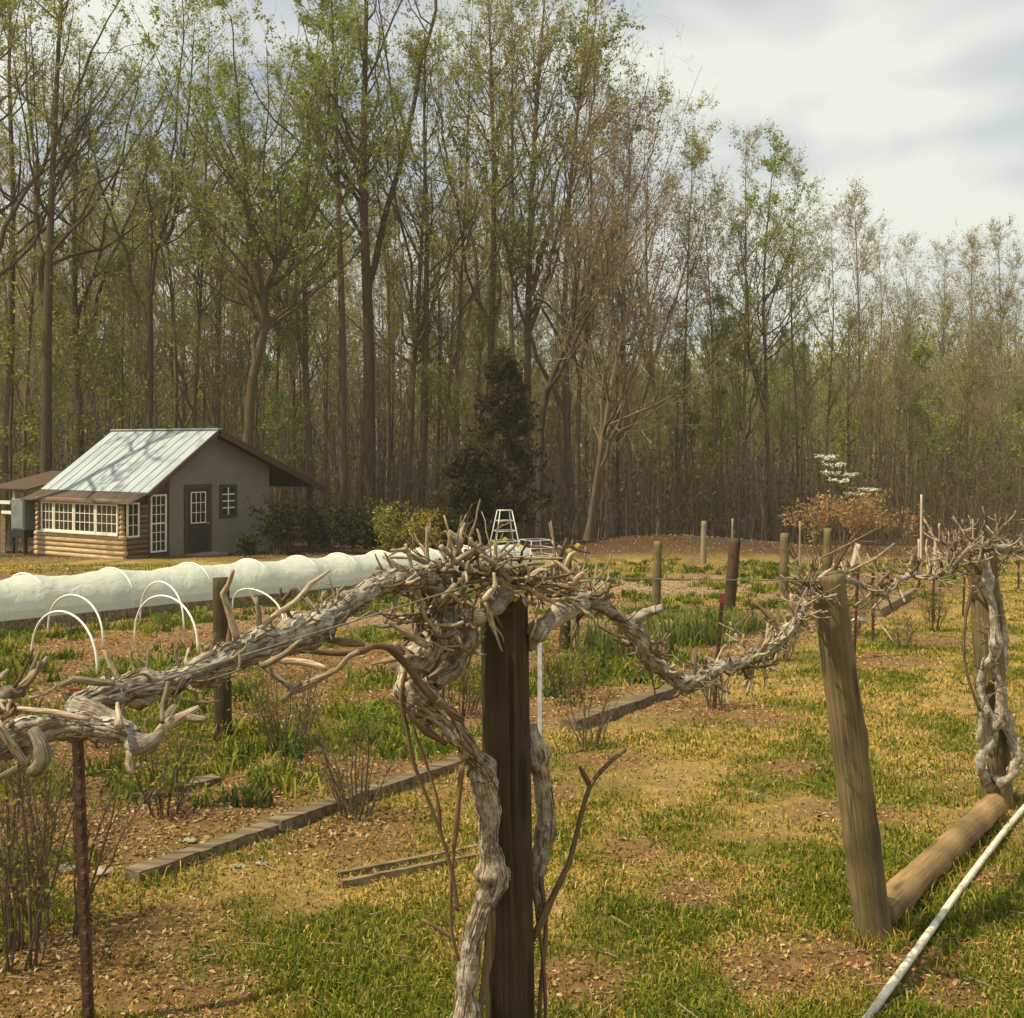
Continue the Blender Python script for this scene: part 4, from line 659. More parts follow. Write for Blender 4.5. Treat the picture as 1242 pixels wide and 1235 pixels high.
# ------------------------------------------------------------------ posts, stakes, timbers
def post(px0, py0, px1, py1, d0, w0, w1, mat, name, label, d1=None, cat='post', group=None, sides=18, bury=.15, knots=4, seed=0, n=34, gn=.035, tilt=0.):
    """base pixel, top pixel, depth, width in px at base and top"""
    d1 = d1 or d0; B = W(px0, py0, d0); T = W(px1, py1, d1); ax_ = nrm(T-B); B2 = B-ax_*bury
    t = np.linspace(0, 1, n); P = B2+(T-B2)*t[:, None]; R = (w0*d0*(1-t)+w1*d1*t)/2/F; rng = np.random.default_rng(seed)
    v, f, f3, tcv, nr = tube_pt(P, R, sides); m = n*sides; ks = [(rng.uniform(.15, .9), rng.random()*6.28) for _ in range(knots)]
    cks = [(rng.uniform(.15, .95), rng.random()*6.28, rng.uniform(14, 26)) for _ in range(7)] if sides > 30 else []
    rm = R.mean(); dd = np.zeros(len(v))
    for i in range(m):
        x = v[i]; dd[i] = mnoise.noise(Vector(x*np.array([14, 14, 3])))*gn+mnoise.noise(Vector(x*np.array([45, 45, 7])))*gn*.5
        th = (i % sides)*6.283/sides; tt_ = (i//sides)/(n-1)
        for kt, ka, wd in cks: da = abs((th+.25*mnoise.noise(Vector((0, tt_*7, ka)))-ka+3.14159) % 6.28318-3.14159); dd[i] -= .13*math.exp(-(da*wd)**2)*max(0., min(1., 1.6-abs(tt_-kt)*4.5))
        for kt, ka in ks: da = abs((th-ka+3.14159) % 6.28318-3.14159); dd[i] += .11*math.exp(-((tt_-kt)*34)**2-(da*2.2)**2)
    v = v+nr*(dd*rm)[:, None]; v[m:] = v[m:]-nr[m:]*0; v[-1] += ax_*rm*.05
    top = np.arange((n-1)*sides, m); v[top] += rng.normal(0, rm*.02, (sides, 3))
    mb = MB(); mb.add(v-B, f, f3, tcv); o = mb.build(name, mat, None, True, label=label, cat=cat, group=group); o.location = B
    o.data.polygons.foreach_set('use_smooth', [True]*len(o.data.polygons)); return o
MP = 3.2
MPo = post(622, 600+F*H/MP, 611, 691, MP, 62, 57, M['darkpost'], 'trellis_post', 'thick main trellis post in the centre foreground wrapped by vine', knots=5, seed=1, n=70, sides=56)
post(1061, 1143, 1003, 696, 5.05, 44, 40, M['post'], 'leaning_post', 'leaning round wooden post right of centre, nearest whole post', d1=4.95, knots=6, seed=2, n=70, sides=56, gn=.05)
post(1210, 968, 1191, 668, 7.25, 36, 34, M['post'], 'trellis_post', 'upright post wrapped by twisted vine at right edge', knots=3, seed=3, n=50, sides=40)
for a in [(271, 895, 268, 701, 22, 20, 'short grey post behind the left vine arm'), (685, 790, 687, 673, 14, 13, 'short post just right of the main post'), (796, 737, 798, 657, 11, 10, 'slim short post standing before the brown bed'), (884, 740, 892, 653, 15, 13, 'short post leaning right above the strap leaves'), (950, 729, 952, 647, 13, 11, 'short post just left of the leaning post top'), (1003, 715, 1004, 641, 10, 10, 'grey post behind the top of leaning post')]:
    d = Gd(a[1]); post(a[0], a[1], a[2], a[3], d, a[4], a[5], M['darkpost' if a[0] in (271, 685, 884) else 'post'], 'garden_post', a[6], group='short garden posts', seed=int(a[0]), n=18, sides=12)
d = Gd(700); post(1031, 700, 1041, 660, d, 6, 7, M['palewood'], 'split_stake', 'pale split stake leaning right below the orange bushes', cat='stake', sides=9, n=10); 
d = Gd(684); post(853, 684, 854, 632, d, 8, 6, M['bark_pale'], 'tree_stump', 'tall pale broken stump at the wood edge', cat='stump', sides=9, n=10, gn=.15)
for px, yb, yt, w, lab in [(1114, 684, 654, 3.5, 'white stake left of the red marked one'), (1134, 689, 652, 4, 'white stake with red stripe left of the right vine'), (970, 700, 632, 3, 'thin grey pole between two short posts'), (888, 690, 629, 3, 'thin grey pole behind the leaning short post'), (1117, 690, 600, 3, 'tall thin pale pole above the white stakes')]:
    post(px, yb, px+.5, yt, Gd(yb), w, w*.8, M['palewood' if 'white' in lab else 'bark_pale'], 'thin_stake', lab, cat='stake', sides=8, n=8)
lg0, lg1 = G(1066, 1128), G(1207, 992)
v, f, f3, t, nr = tube_pt(np.linspace(lg0+[0, 0, .07], lg1+[0, 0, .08], 40), np.linspace(.073, .07, 40), 18); dd = np.array([mnoise.noise(Vector(x*9))*.006+mnoise.noise(Vector(x*30))*.003 for x in v]); mb = MB(); mb.add(v+nr*dd[:, None]-lg0, f, f3, t)
o = mb.build('brace_log', M['log'], None, True, label='round brown log lying between the leaning post and right post', cat='log'); o.location = lg0
pp = [G(1040, 1262), G(1105, 1170), G(1180, 1065), G(1245, 982), G(1330, 890)]; P = cr_spline(pp, 40); P[:, 2] += .028
v, f, f3, t, nr = tube_pt(P, np.full(40, .0165), 12); mb = MB(); mb.add(v-P[0], f, f3, t); o = mb.build('white_pipe', M['pvc'], None, True, label='long white plastic pipe lying on the grass at lower right', cat='pipe'); o.location = P[0]
def tpost(px, py, ptx, pty, mat, label, red=True, d=None, w=.034, lean=0):
    d = d or Gd(py); B = W(px, py, d) if d else G(px, py); B = np.array([(px-CX)/F*d, d, float(gz0(d))]); T = W(ptx, pty, d); h = T[2]-B[2]
    o = empty('steel_stake', B, RZ+.4, label=label, cat='stake', group='steel garden stakes'); o.rotation_euler = (0, math.atan2(T[0]-B[0], h), RZ+.4 if abs(T[0]-B[0]) < .02 else 0)
    mb = MB(); mb.box(-w/2, w/2, -.003, .003, -.1, h); mb.box(-.003, .003, .0031, w*.9, -.1, h); k = 0
    while .05+k*.055 < h-.08: mb.box(-.008, .008, -.013, -.0031, .05+k*.055, .075+k*.055); k += 1
    mb.build('shaft', mat, o)
    if red: mb = MB(); mb.box(-w/2-.002, w/2+.002, -.006, .006, h-.09, h+.004); mb.box(-.006, .006, .0061, w*.93, h-.09, h+.004); mb.build('painted_top', M['redpaint'], o)
tpost(108, 1247, 92, 836, M['rust'], 'rusty studded steel stake rising under the near left vine', w=.042)
tpost(657, 915, 657, 772, M['galv'], 'pale galvanised stake right of the main post', False, w=.034); tpost(866, 862, 876, 720, M['rust'], 'red topped rusty stake under the low sag of vine'); tpost(1036, 798, 1041, 684, M['rust'], 'red topped thin stake carrying the pale blue tag')
tpost(1060, 779, 1061, 690, M['rust'], 'rusty stake just right of the pale blue tag', False); tpost(1131, 760, 1133, 690, M['rust'], 'rusty stake in the mulch left of the right vine', False); tpost(1168, 746, 1170, 700, M['rust'], 'short rusty stake close behind the right vine', False); tpost(1236, 715, 1236, 680, M['rust'], 'far rusty stake at right frame edge', False)
B = W(1043, 750, Gd(797)-.03); mb = MB(); v = []
for i in range(6):
    for j in range(3): v.append((-.12+i*.045, -.03*math.sin(i*1.1+j), -.03+j*.028*(i/5+.15)+.012*math.sin(i*.9)))
ix = np.arange(18).reshape(6, 3); mb.add(v, np.stack([ix[:-1, :-1], ix[1:, :-1], ix[1:, 1:], ix[:-1, 1:]], -1).reshape(-1, 4)); o = mb.build('plastic_tag', M['tag'], None, True, label='pale blue plastic tag fluttering on a thin stake', cat='tag'); o.location = B
def timber(pxa, pya, pxb, pyb, w, h, label, name='timber_edging', seed=0, mat='weath', group='timber edging along the garden row', cat='timber'):
    p, q = G(pxa, pya), G(pxb, pyb); o = board(name, p-p+[0, 0, -.02], q-p+[0, 0, -.02], w, h+.02, M[mat], None, np.zeros(3), seed, 12, .006 if w > .05 else .002); o.location = p; tag(o, label, cat, group)
timber(160, 1068, 330, 1008, .12, .05, 'dark weathered timber at the lower left end of the edging', seed=1); timber(333, 1007, 560, 928, .12, .06, 'weathered timber behind the bare blueberry bush', seed=2)
timber(688, 886, 846, 832, .17, .085, 'pale topped timber right of the main post', seed=3, mat='weath'); timber(1064, 748, 1108, 722, .14, .13, 'far dark timber right of the pale blue tag', seed=4); timber(168, 972, 262, 950, .12, .05, 'short timber half buried behind the left bush', seed=5)
timber(408, 1064, 580, 1030, .03, .025, 'upper thin dark stick lying on the grass', 'stick', 6, group=None, cat='stick'); timber(414, 1074, 582, 1040, .03, .025, 'lower thin dark stick lying on the grass', 'stick', 7, group=None, cat='stick')
for i, (px, py, s) in enumerate([(85, 1055, .055), (125, 1058, .045), (290, 1052, .035), (318, 1048, .03), (230, 1020, .03)]):
    rng = np.random.default_rng(i); mb = MB(); k = 10; th = np.arange(k)*6.283/k; pr_ = [(.0, 0.), (1, .0), (.95, .35), (.55, .6), (.02, .66)]; v = np.array([[np.cos(t)*a*s*1.3, np.sin(t)*a*s, b*s*.7] for a, b in pr_ for t in th])+rng.normal(0, s*.13, (50, 3)); ix = np.arange(50).reshape(5, k)
    mb.add(v, np.stack([ix[:-1], np.roll(ix[:-1], -1, 1), np.roll(ix[1:], -1, 1), ix[1:]], -1).reshape(-1, 4)); o = mb.build('stone', M['stone'], None, True, label=['larger pale stone at lower left by the bush', 'pale stone right of the larger one at lower left', 'pale stone at the timber end', 'small pale stone touching the timber end', 'small pale stone behind the timber end'][i], cat='stone'); o.location = G(px, py)
mb = MB(); X, Y = [], []
for px, py, rad, k in [(1061, 1143, .09, 260), (1210, 968, .09, 160), (1085, 1125, .05, 60), (271, 895, .08, 120), (108, 1247, .05, 80), (685, 790, .08, 80), (160, 1068, .1, 60)]:
    p = G(px, py); a = RNG.random(k)*6.283; q = rad*RNG.uniform(.85, 1.7, k); X.append(p[0]+np.cos(a)*q); Y.append(p[1]+np.sin(a)*q)
for a_, b_ in ((lg0, lg1), (G(1040, 1262), G(1245, 982)), (G(160, 1074), G(560, 934))):
    k = 420; t = RNG.random(k); sd_ = np.where(RNG.random(k) < .5, 1, -1)*RNG.uniform(.06, .14, k); X.append(a_[0]+(b_[0]-a_[0])*t+n_[0]*sd_); Y.append(a_[1]+(b_[1]-a_[1])*t+n_[1]*sd_)
X = np.concatenate(X); Y = np.concatenate(Y); k = len(X); blades(X, Y, RNG.uniform(.04, .11, k), .0035, RNG.uniform(.2, .9, k), palette(k, GREENS+STRAWS[:2], jit=.3), mb)
mb.build('edge_grass', M['grassblade'], label='longer grass left standing round posts, log and pipe', cat='grass', kind='stuff')
mb = MB(); k = 650; x, y = inview(k, 4.1, 16); a = RNG.random(k)*6.283; Ls = RNG.uniform(.03, .2, k); z = gnear(x, y)+.018; dv_ = np.stack([np.cos(a)*Ls, np.sin(a)*Ls, RNG.normal(0, .012, k)], -1); p0 = np.stack([x, y, z], -1)
Pm = np.stack([p0, p0+dv_*.5+RNG.normal(0, .006, (k, 3)), p0+dv_], 1); a = tubes(Pm, np.repeat(RNG.uniform(.0012, .0032, k)[:, None], 3, 1), 4); mb.add(a[0], a[1], tc=a[2]); mb.build('fallen_twigs', M['spur'], smooth=True, label='thin fallen twigs scattered over the grass', cat='twigs', kind='stuff')
# wire plant cages
def cage(px, d, ytop, wt, wb, h, label, rz, rings=6):
    x = (px-CX)/F*d; zt = H-(ytop-HY)/F*d; zb = float(gz(x, d)); h = zt-zb; o = empty('plant_cage', (x, d, zb), rz, label=label, cat='plant cage')
    cs = [(-1, -1), (1, -1), (1, 1), (-1, 1)]
    for a, b in cs:
        v, f, f3, t, nr = tube_pt(np.array([(a*wb, b*wb, -.05), (a*(wb+wt)/2, b*(wb+wt)/2, h/2), (a*wt, b*wt, h)]), np.full(3, .012), 6); mb = MB(); mb.add(v, f, f3, t); mb.build('leg', M['galv'], o, True)
    for i in range(rings):
        k = (i+1)/rings; w = wb+(wt-wb)*k; mb = MB()
        for j in range(4):
            p, q = np.array(cs[j])*w, np.array(cs[(j+1) % 4])*w; v, f, f3, t, nr = tube_pt(np.array([(*p, h*k), (*(p+q)/2, h*k), (*q, h*k)]), np.full(3, .01), 6); mb.add(v, f, f3, t)
        mb.build('rung', M['galv'], o, True)
cage(612, 23, 619, .12, .42, 1.6, 'white wire plant cage rising behind the vine tangle', .25, 8); cage(650, 25, 655, .25, .5, 1.2, 'second wire cage right of the tall white one', .5, 6)
# trellis wire
def wire(p, q, sag, label, r=.0022, name='trellis_wire'):
    t = np.linspace(0, 1, 14)[:, None]; P = p+(q-p)*t; P[:, 2] -= sag*4*(t*(1-t))[:, 0]; v, f, f3, tt_, nr = tube_pt(P, np.full(14, r), 5); mb = MB(); mb.add(v-p, f, f3, tt_); o = mb.build(name, M['wire'], None, True, label=label, cat='wire'); o.location = p
wire(W(687, 742, Gd(790)), W(888, 735, Gd(739)), .03, 'sagging dark wire between two short garden posts', .006)
wire(W(611, 700, 3.13), W(1003, 705, 4.85), .0, 'thin steel wire from the main post to the leaning post'); wire(W(1003, 700, 5.05), W(1191, 672, 7.2), .0, 'thin steel wire from the leaning post to the right post'); wire(W(611, 697, 3.12), W(-140, 930, 1.45), .0, 'thin steel wire from the main post toward the lower left')
# ------------------------------------------------------------------ vines
Z1 = (0, 740, .2415); Z2 = (240, 640, .306); Z3 = (470, 630, .2013); Z4 = (640, 640, .322); Z5 = (1000, 600, .195); Z6 = (1100, 620, .3074); Z0 = (0, 0, 1.)
def zz_(Z, pts): return [(Z[0]+x*Z[2], Z[1]+y*Z[2]) for x, y in pts]
def vtube(pts, ws, ds, name, parent, off, mat, gn=.2, sides=14, step=.012, kn=0, seed=0, poly=False, jit=0., thin=.84, strips=0):
    """gnarled wood: pixel trace, widths (px), depths"""
    rng = np.random.default_rng(seed); k = len(pts); ws = np.interp(np.linspace(0, 1, k), np.linspace(0, 1, len(ws)), ws); ds = np.interp(np.linspace(0, 1, k), np.linspace(0, 1, len(ds)), ds)
    C = np.array([list(W(p[0], p[1], d))+[w*thin*d/F/2] for p, w, d in zip(pts, ws, ds)]); ln = np.linalg.norm(np.diff(C[:, :3], axis=0), axis=1).sum(); n = max(5, int(ln/step))
    S = (np.stack([np.interp(np.linspace(0, 1, n), np.r_[0, np.cumsum(np.linalg.norm(np.diff(C[:, :3], axis=0), axis=1))]/ln, C[:, j]) for j in range(4)], -1) if poly else cr_spline(C, n)) if k > 2 else C[0]+(C[-1]-C[0])*np.linspace(0, 1, n)[:, None]
    P, R = S[:, :3], np.maximum(S[:, 3], .0012)
    if jit: 
        for i in range(n): P[i] += np.array(mnoise.noise_vector(Vector(P[i]*9+np.array([seed, 0, 0]))))*R[i]*jit
    if kn: 
        for _ in range(kn): c = rng.random(); R = R*(1+rng.uniform(.15, .45)*np.exp(-((np.linspace(0, 1, n)-c)*ln/.035)**2))
    v, f, f3, t, nr = tube_pt(P, R, sides); m = n*sides; rr = np.r_[np.repeat(R, sides), R[0], R[-1]]
    if gn:
        rm = float(np.median(R)); dd = np.empty(len(v))
        for i in range(len(v)):
            q = v[i]/rm; dd[i] = mnoise.noise(Vector(q*.6+seed))*1.0+mnoise.noise(Vector(q*1.7))*.5
            if gn > .19: tq = t[i]; lz = tq[2]/rm; dd[i] += abs(mnoise.noise(Vector((tq[0]*2.6, tq[1]*2.6, lz*.35+seed))))*1.1-.35+mnoise.noise(Vector((tq[0]*6, tq[1]*6, lz*.8)))*.42
        v = v+nr*(dd*rr*gn)[:, None]
    mb = MB(); mb.add(v-off, f, f3, t)
    for _ in range(strips):
        m_ = int(rng.uniform(.03, .11)/step); i0 = rng.integers(1, max(2, n-m_-1)); ii = np.arange(i0, min(i0+m_, n-1))
        if len(ii) < 4: continue
        a0 = rng.integers(0, sides); dr = rng.normal(0, .12); lift = rng.uniform(.02, .1); sg = np.linspace(0, 1, len(ii)); A = v[ii*sides+((a0+np.round(dr*np.arange(len(ii)))).astype(int) % sides)]; nv_2 = nrm(A-P[ii]); tg = nrm(np.gradient(P[ii], axis=0)); sd_ = np.cross(tg, nv_2)
        wv = (rng.uniform(.0012, .0035)*np.sin(np.pi*np.clip(sg, .06, .94))**.5)[:, None]*sd_; up_ = nv_2*(R[ii]*lift*(.4+.6*np.abs(2*sg-1)**2)+.0008)[:, None]
        q = np.stack([A-wv+up_*.4, A+up_*1.15, A+wv+up_*.4], 1); ix_ = np.arange(len(ii)*3).reshape(-1, 3); ff = np.stack([ix_[:-1, :-1], ix_[1:, :-1], ix_[1:, 1:], ix_[:-1, 1:]], -1).reshape(-1, 4); ca = rng.random(3)*3
        mb.add(q.reshape(-1, 3)-off, ff, tc=np.broadcast_to(ca, (len(ii)*3, 3))+np.repeat(sg*.1, 3)[:, None], mat=0 if rng.random() < .5 else 1)
    return mb.build(name, [mat, M['cane']], parent, True), P, R
def spur(p, d, L_, r, parent, off, mat, rng, forks=1, name='spur', curl=.2, n=7):
    mb = MB()
    def one(p, d, L_, r, lev):
        q = [np.array(p)]; d = d/np.linalg.norm(d)
        for i in range(n-1):
            d = d+rng.normal(0, curl, 3)*.55+np.array([0, 0, .06]); d /= np.linalg.norm(d); q.append(q[-1]+d*L_/(n-1))
        q = np.array(q); R = r*np.linspace(1.1, .72, n)*(1+.2*rng.normal(size=n).clip(-1, 1.8)); v, f, f3, t, nr = tube_pt(q, R, 6); mb.add(v-off, f, f3, t)
        if lev > 0:
            for _ in range(rng.integers(1, 3)):
                i = rng.integers(1, n-1); dd = q[i+1]-q[i]; e_ = dd/np.linalg.norm(dd)+rng.normal(0, .8, 3); one(q[i], e_, L_*rng.uniform(.3, .75), r*rng.uniform(.55, .85), lev-1)
    one(p, d, L_, r, forks); return mb.build(name, mat, parent, True)
def spurs_along(P, R, n, Lr, rr, parent, off, rng, mat='spur', forks=1, up=.5, span=(0, 1), name='spur', flat=1.):
    for _ in range(n):
        i = int(np.clip(rng.uniform(*span)*(len(P)-2), 0, len(P)-2)); d = rng.normal(size=3)*np.array([1, 1, flat])+np.array([0, 0, up]); d /= np.linalg.norm(d)
        spur(P[i]+d*R[i]*.6, d, rng.uniform(*Lr)*(.5 if rng.random() < .35 else 1), rng.uniform(*rr)*(1.5 if rng.random() < .15 else 1), parent, off, M['cane' if rng.random() < .3 else mat], rng, forks, name)
rng = np.random.default_rng(42)
# --- main vine
vb = np.array([(566-CX)/F*3.0, 3.0, float(gz0(3.0))]); vine = empty('grape_vine', vb, 0, label='old gnarled grape vine twisting over the main post in the foreground', cat='vine')
tr_pts = [(556, 1420), (560, 1320), (564, 1235), (571, 1161), (583, 1110), (593, 1077), (594, 1040), (593, 1000), (588, 960), (584, 935), (572, 915), (559, 895), (542, 873), (518, 852), (503, 838), (508, 812), (524, 788), (530, 760), (536, 730), (544, 712)]
vtube(tr_pts, [32, 32, 31, 30, 30, 32, 29, 28, 27, 28, 27, 30, 34, 40, 44, 52, 54, 46, 40, 34], [3.09, 3.09, 3.09, 3.1, 3.1, 3.1, 3.1, 3.1, 3.09, 3.07, 3.03, 2.96, 2.95, 2.95, 2.95, 2.98, 3.0, 3.02, 3.05, 3.08], 'trunk', vine, vb, M['vine_trunk'], .26, 36, .006, strips=420, kn=14, seed=3, jit=.35)
invd = lambda px, a, da, b, db: 1/np.interp(px, [a, b], [1/da, 1/db]) if a < b else 1/np.interp(px, [b, a], [1/db, 1/da])
LA = [(560, 712), (530, 706), (506, 703), (480, 708), (454, 717), (425, 731), (402, 748), (375, 766), (341, 775), (310, 783), (280, 795), (254, 808), (222, 820), (193, 829), (160, 838), (135, 844), (104, 853), (86, 862)]
ld = [float(invd(p[0], 89, 1.75, 546, 3.1)) for p in LA]
_, LP_, LR_ = vtube(LA, [26, 30, 32, 34, 30, 34, 36, 34, 40, 38, 36, 38, 34, 36, 38, 38, 36, 26], ld, 'arm', vine, vb, M['vine'], .26, 36, .006, strips=520, kn=12, seed=5, jit=.45)
RA = [(598, 722), (631, 712), (668, 716), (698, 727), (727, 731), (746, 746), (769, 769), (785, 795), (811, 817), (830, 829), (849, 823), (872, 811), (898, 804), (920, 795), (946, 775), (965, 753), (981, 724), (990, 702)]
rd = [float(invd(p[0], 600, 3.1, 990, 4.92)) for p in RA]
_, RP_, RR_ = vtube(RA, [20, 20, 18, 18, 20, 19, 22, 24, 20, 18, 17, 17, 15, 15, 17, 15, 13, 11], rd, 'arm', vine, vb, M['vine'], .28, 24, .009, strips=320, kn=16, seed=6, jit=.5)
vtube([(643, 785), (650, 772), (657, 762), (675, 747), (691, 740), (712, 734)], [16, 24, 26, 22, 18, 14], [3.22, 3.2, 3.2, 3.25, 3.3, 3.4], 'limb', vine, vb, M['vine'], .3, 16, .01, kn=3, seed=7)
vtube([(540, 735), (555, 744), (581, 748), (600, 738), (622, 716)], [20, 22, 20, 18, 14], [3.03, 3.02, 3.02, 3.05, 3.1], 'limb', vine, vb, M['vine'], .3, 16, .01, kn=3, seed=8)
vtube([(500, 704), (512, 735), (520, 770), (522, 800)], [16, 18, 20, 18], [3.02, 3.05, 3.08, 3.08], 'limb', vine, vb, M['vine_trunk'], .3, 14, .01, kn=3, seed=9)
vtube([(545, 712), (566, 742), (568, 775), (545, 812), (520, 830)], [22, 26, 24, 24, 18], [3.1, 3.12, 3.12, 3.08, 3.02], 'limb', vine, vb, M['vine_trunk'], .35, 14, .01, kn=4, seed=10)
vtube([(640, 880), (652, 920), (659, 960), (662, 1000), (656, 1035), (650, 1066), (656, 1110)], [18, 22, 25, 26, 24, 18, 8], [3.27, 3.28, 3.3, 3.3, 3.28, 3.26, 3.25], 'second_trunk', vine, vb, M['vine_trunk'], .25, 20, .008, strips=90, kn=5, seed=11, jit=.3)
vtube(zz_(Z4, [(425, 395), (400, 350), (450, 322), (510, 303)]), [14, 16, 15, 12], [3.75, 3.75, 3.72, 3.7], 'limb', vine, vb, M['vine'], .25, 12, .01, kn=1, seed=12)
# traced twigs
TW = [ (Z3, [(330, 310), (400, 230), (440, 150), (410, 110), (365, 72)], 34, 30, 3.0), (Z3, [(440, 150), (435, 100), (465, 18)], 22, 14, 3.0), (Z3, [(80, 185), (200, 240), (290, 300), (370, 370)], 22, 26, 2.98), (Z3, [(15, 228), (150, 235), (260, 285)], 12, 18, 3.0), (Z3, [(50, 275), (130, 340), (200, 400), (330, 430)], 16, 26, 2.95),
 (Z3, [(500, 115), (520, 180), (560, 215)], 20, 26, 2.96), (Z3, [(560, 215), (650, 270), (745, 375)], 28, 26, 2.95), (Z3, [(560, 155), (450, 230), (350, 295), (330, 320)], 18, 30, 2.97), (Z3, [(660, 248), (800, 235), (1060, 236)], 20, 16, 3.06), (Z3, [(775, 150), (730, 195), (650, 235), (600, 290)], 16, 24, 3.03), (Z3, [(640, 140), (590, 180), (540, 200)], 10, 14, 3.0),
 (Z3, [(1030, 160), (1090, 215), (1040, 310), (1000, 390), (960, 440)], 14, 24, 3.2), (Z3, [(1130, 200), (1100, 215), (1060, 300)], 14, 18, 3.22), (Z3, [(990, 260), (1030, 310), (1050, 350)], 12, 16, 3.25), (Z3, [(1215, 295), (1150, 340), (1090, 380), (1020, 420)], 16, 24, 3.3), (Z3, [(1210, 370), (1120, 378), (1040, 420)], 14, 20, 3.32), (Z3, [(1200, 435), (1080, 420), (990, 470)], 14, 22, 3.25), (Z3, [(1180, 470), (1060, 482), (980, 490)], 16, 22, 3.22), (Z3, [(950, 265), (870, 268), (760, 290), (640, 320)], 14, 24, 3.0),
 (Z3, [(590, 500), (625, 620), (650, 690), (690, 795)], 26, 14, 3.02), (Z3, [(640, 640), (690, 700), (700, 740)], 10, 8, 3.04), (Z3, [(225, 628), (310, 637), (400, 640), (460, 620)], 12, 20, 2.9), (Z3, [(360, 860), (310, 920), (240, 960)], 22, 26, 2.88), (Z3, [(0, 615), (120, 680), (250, 770)], 22, 24, 2.92), (Z3, [(50, 740), (110, 800), (150, 850)], 16, 20, 2.87), (Z3, [(95, 830), (240, 828)], 14, 18, 2.87), (Z3, [(145, 440), (152, 560), (150, 690)], 18, 14, 2.95), (Z3, [(215, 490), (180, 640), (130, 790)], 28, 22, 3.0), (Z3, [(550, 690), (510, 800), (478, 900)], 16, 12, 3.12),
 (Z3, [(490, 250), (460, 340), (420, 395)], 14, 20, 2.97), (Z3, [(290, 235), (330, 300), (345, 350)], 14, 20, 2.96), (Z3, [(415, 580), (408, 540), (430, 505), (480, 500), (520, 530)], 12, 20, 2.92), (Z3, [(680, 470), (760, 440), (810, 435)], 16, 14, 3.0), (Z3, [(640, 320), (650, 400), (600, 460), (560, 500)], 20, 28, 2.95), (Z3, [(780, 400), (850, 410), (930, 470), (1010, 500)], 22, 30, 3.1), (Z3, [(1010, 400), (1080, 470), (1150, 530), (1242, 600)], 26, 22, 3.3), (Z3, [(900, 520), (895, 620), (860, 720)], 14, 10, 3.15),
 (Z2, [(155, 445), (125, 340), (100, 262), (120, 230), (140, 170)], 24, 18, 2.08), (Z2, [(220, 425), (300, 350), (390, 290), (450, 220), (525, 168)], 30, 10, 2.22), (Z2, [(480, 345), (430, 278)], 14, 10, 2.4), (Z2, [(405, 280), (375, 232)], 16, 10, 2.26), (Z2, [(240, 530), (310, 590), (375, 640), (330, 690)], 24, 20, 2.15), (Z2, [(262, 548), (350, 500), (412, 445)], 26, 14, 2.15), (Z2, [(290, 522), (430, 535), (512, 558)], 22, 26, 2.18), (Z2, [(355, 660), (480, 600), (560, 560), (600, 510), (640, 490)], 20, 28, 2.25), (Z2, [(480, 440), (560, 452), (662, 465)], 22, 14, 2.5),
 (Z2, [(740, 380), (770, 330), (800, 255)], 14, 16, 2.8), (Z2, [(750, 370), (830, 420), (915, 472)], 22, 24, 2.82), (Z2, [(690, 542), (780, 520), (835, 512)], 10, 16, 2.85), (Z2, [(778, 458), (830, 500), (850, 540)], 18, 22, 2.86),
 (Z1, [(770, 655), (830, 580), (900, 540), (1000, 490)], 42, 20, 1.62), (Z1, [(815, 565), (810, 500), (845, 360)], 24, 16, 1.62), (Z1, [(825, 570), (880, 485)], 30, 24, 1.64), (Z1, [(950, 540), (1035, 550)], 20, 20, 1.62), (Z1, [(595, 590), (590, 468)], 26, 18, 1.6), (Z1, [(90, 492), (250, 510), (450, 550)], 22, 22, 1.58), (Z1, [(100, 410), (150, 330), (200, 200)], 28, 12, 1.75), (Z1, [(300, 385), (370, 345), (470, 362), (580, 368)], 34, 22, 1.72), (Z1, [(600, 375), (560, 290), (525, 205)], 26, 16, 1.84), (Z1, [(-20, 850), (100, 790), (150, 765)], 20, 22, 1.55), (Z1, [(-30, 560), (60, 680), (130, 775)], 44, 34, 1.5), (Z1, [(655, 705), (650, 790), (672, 825)], 24, 14, 1.62), (Z1, [(665, 805), (705, 770)], 12, 8, 1.62), (Z1, [(765, 410), (760, 345), (720, 318), (660, 335)], 8, 12, 1.9), (Z1, [(-20, 480), (50, 440), (130, 400)], 60, 24, 1.78), (Z1, [(-10, 350), (40, 300)], 26, 12, 1.76), (Z1, [(50, 600), (60, 560)], 18, 14, 1.52),
 (Z5, [(-10, 390), (150, 310), (330, 208)], 14, 8, 4.9)]
for i, (Z, pts, wa, wb, d) in enumerate(TW):
    d = d+rng.uniform(-.02, .02); vtube(zz_(Z, pts), [wa*Z[2], wb*Z[2]], [d, d+rng.uniform(-.05, .05)], 'spur', vine, vb, M['spur'], .18, 9, .009, kn=3, seed=i, jit=.25, poly=True)
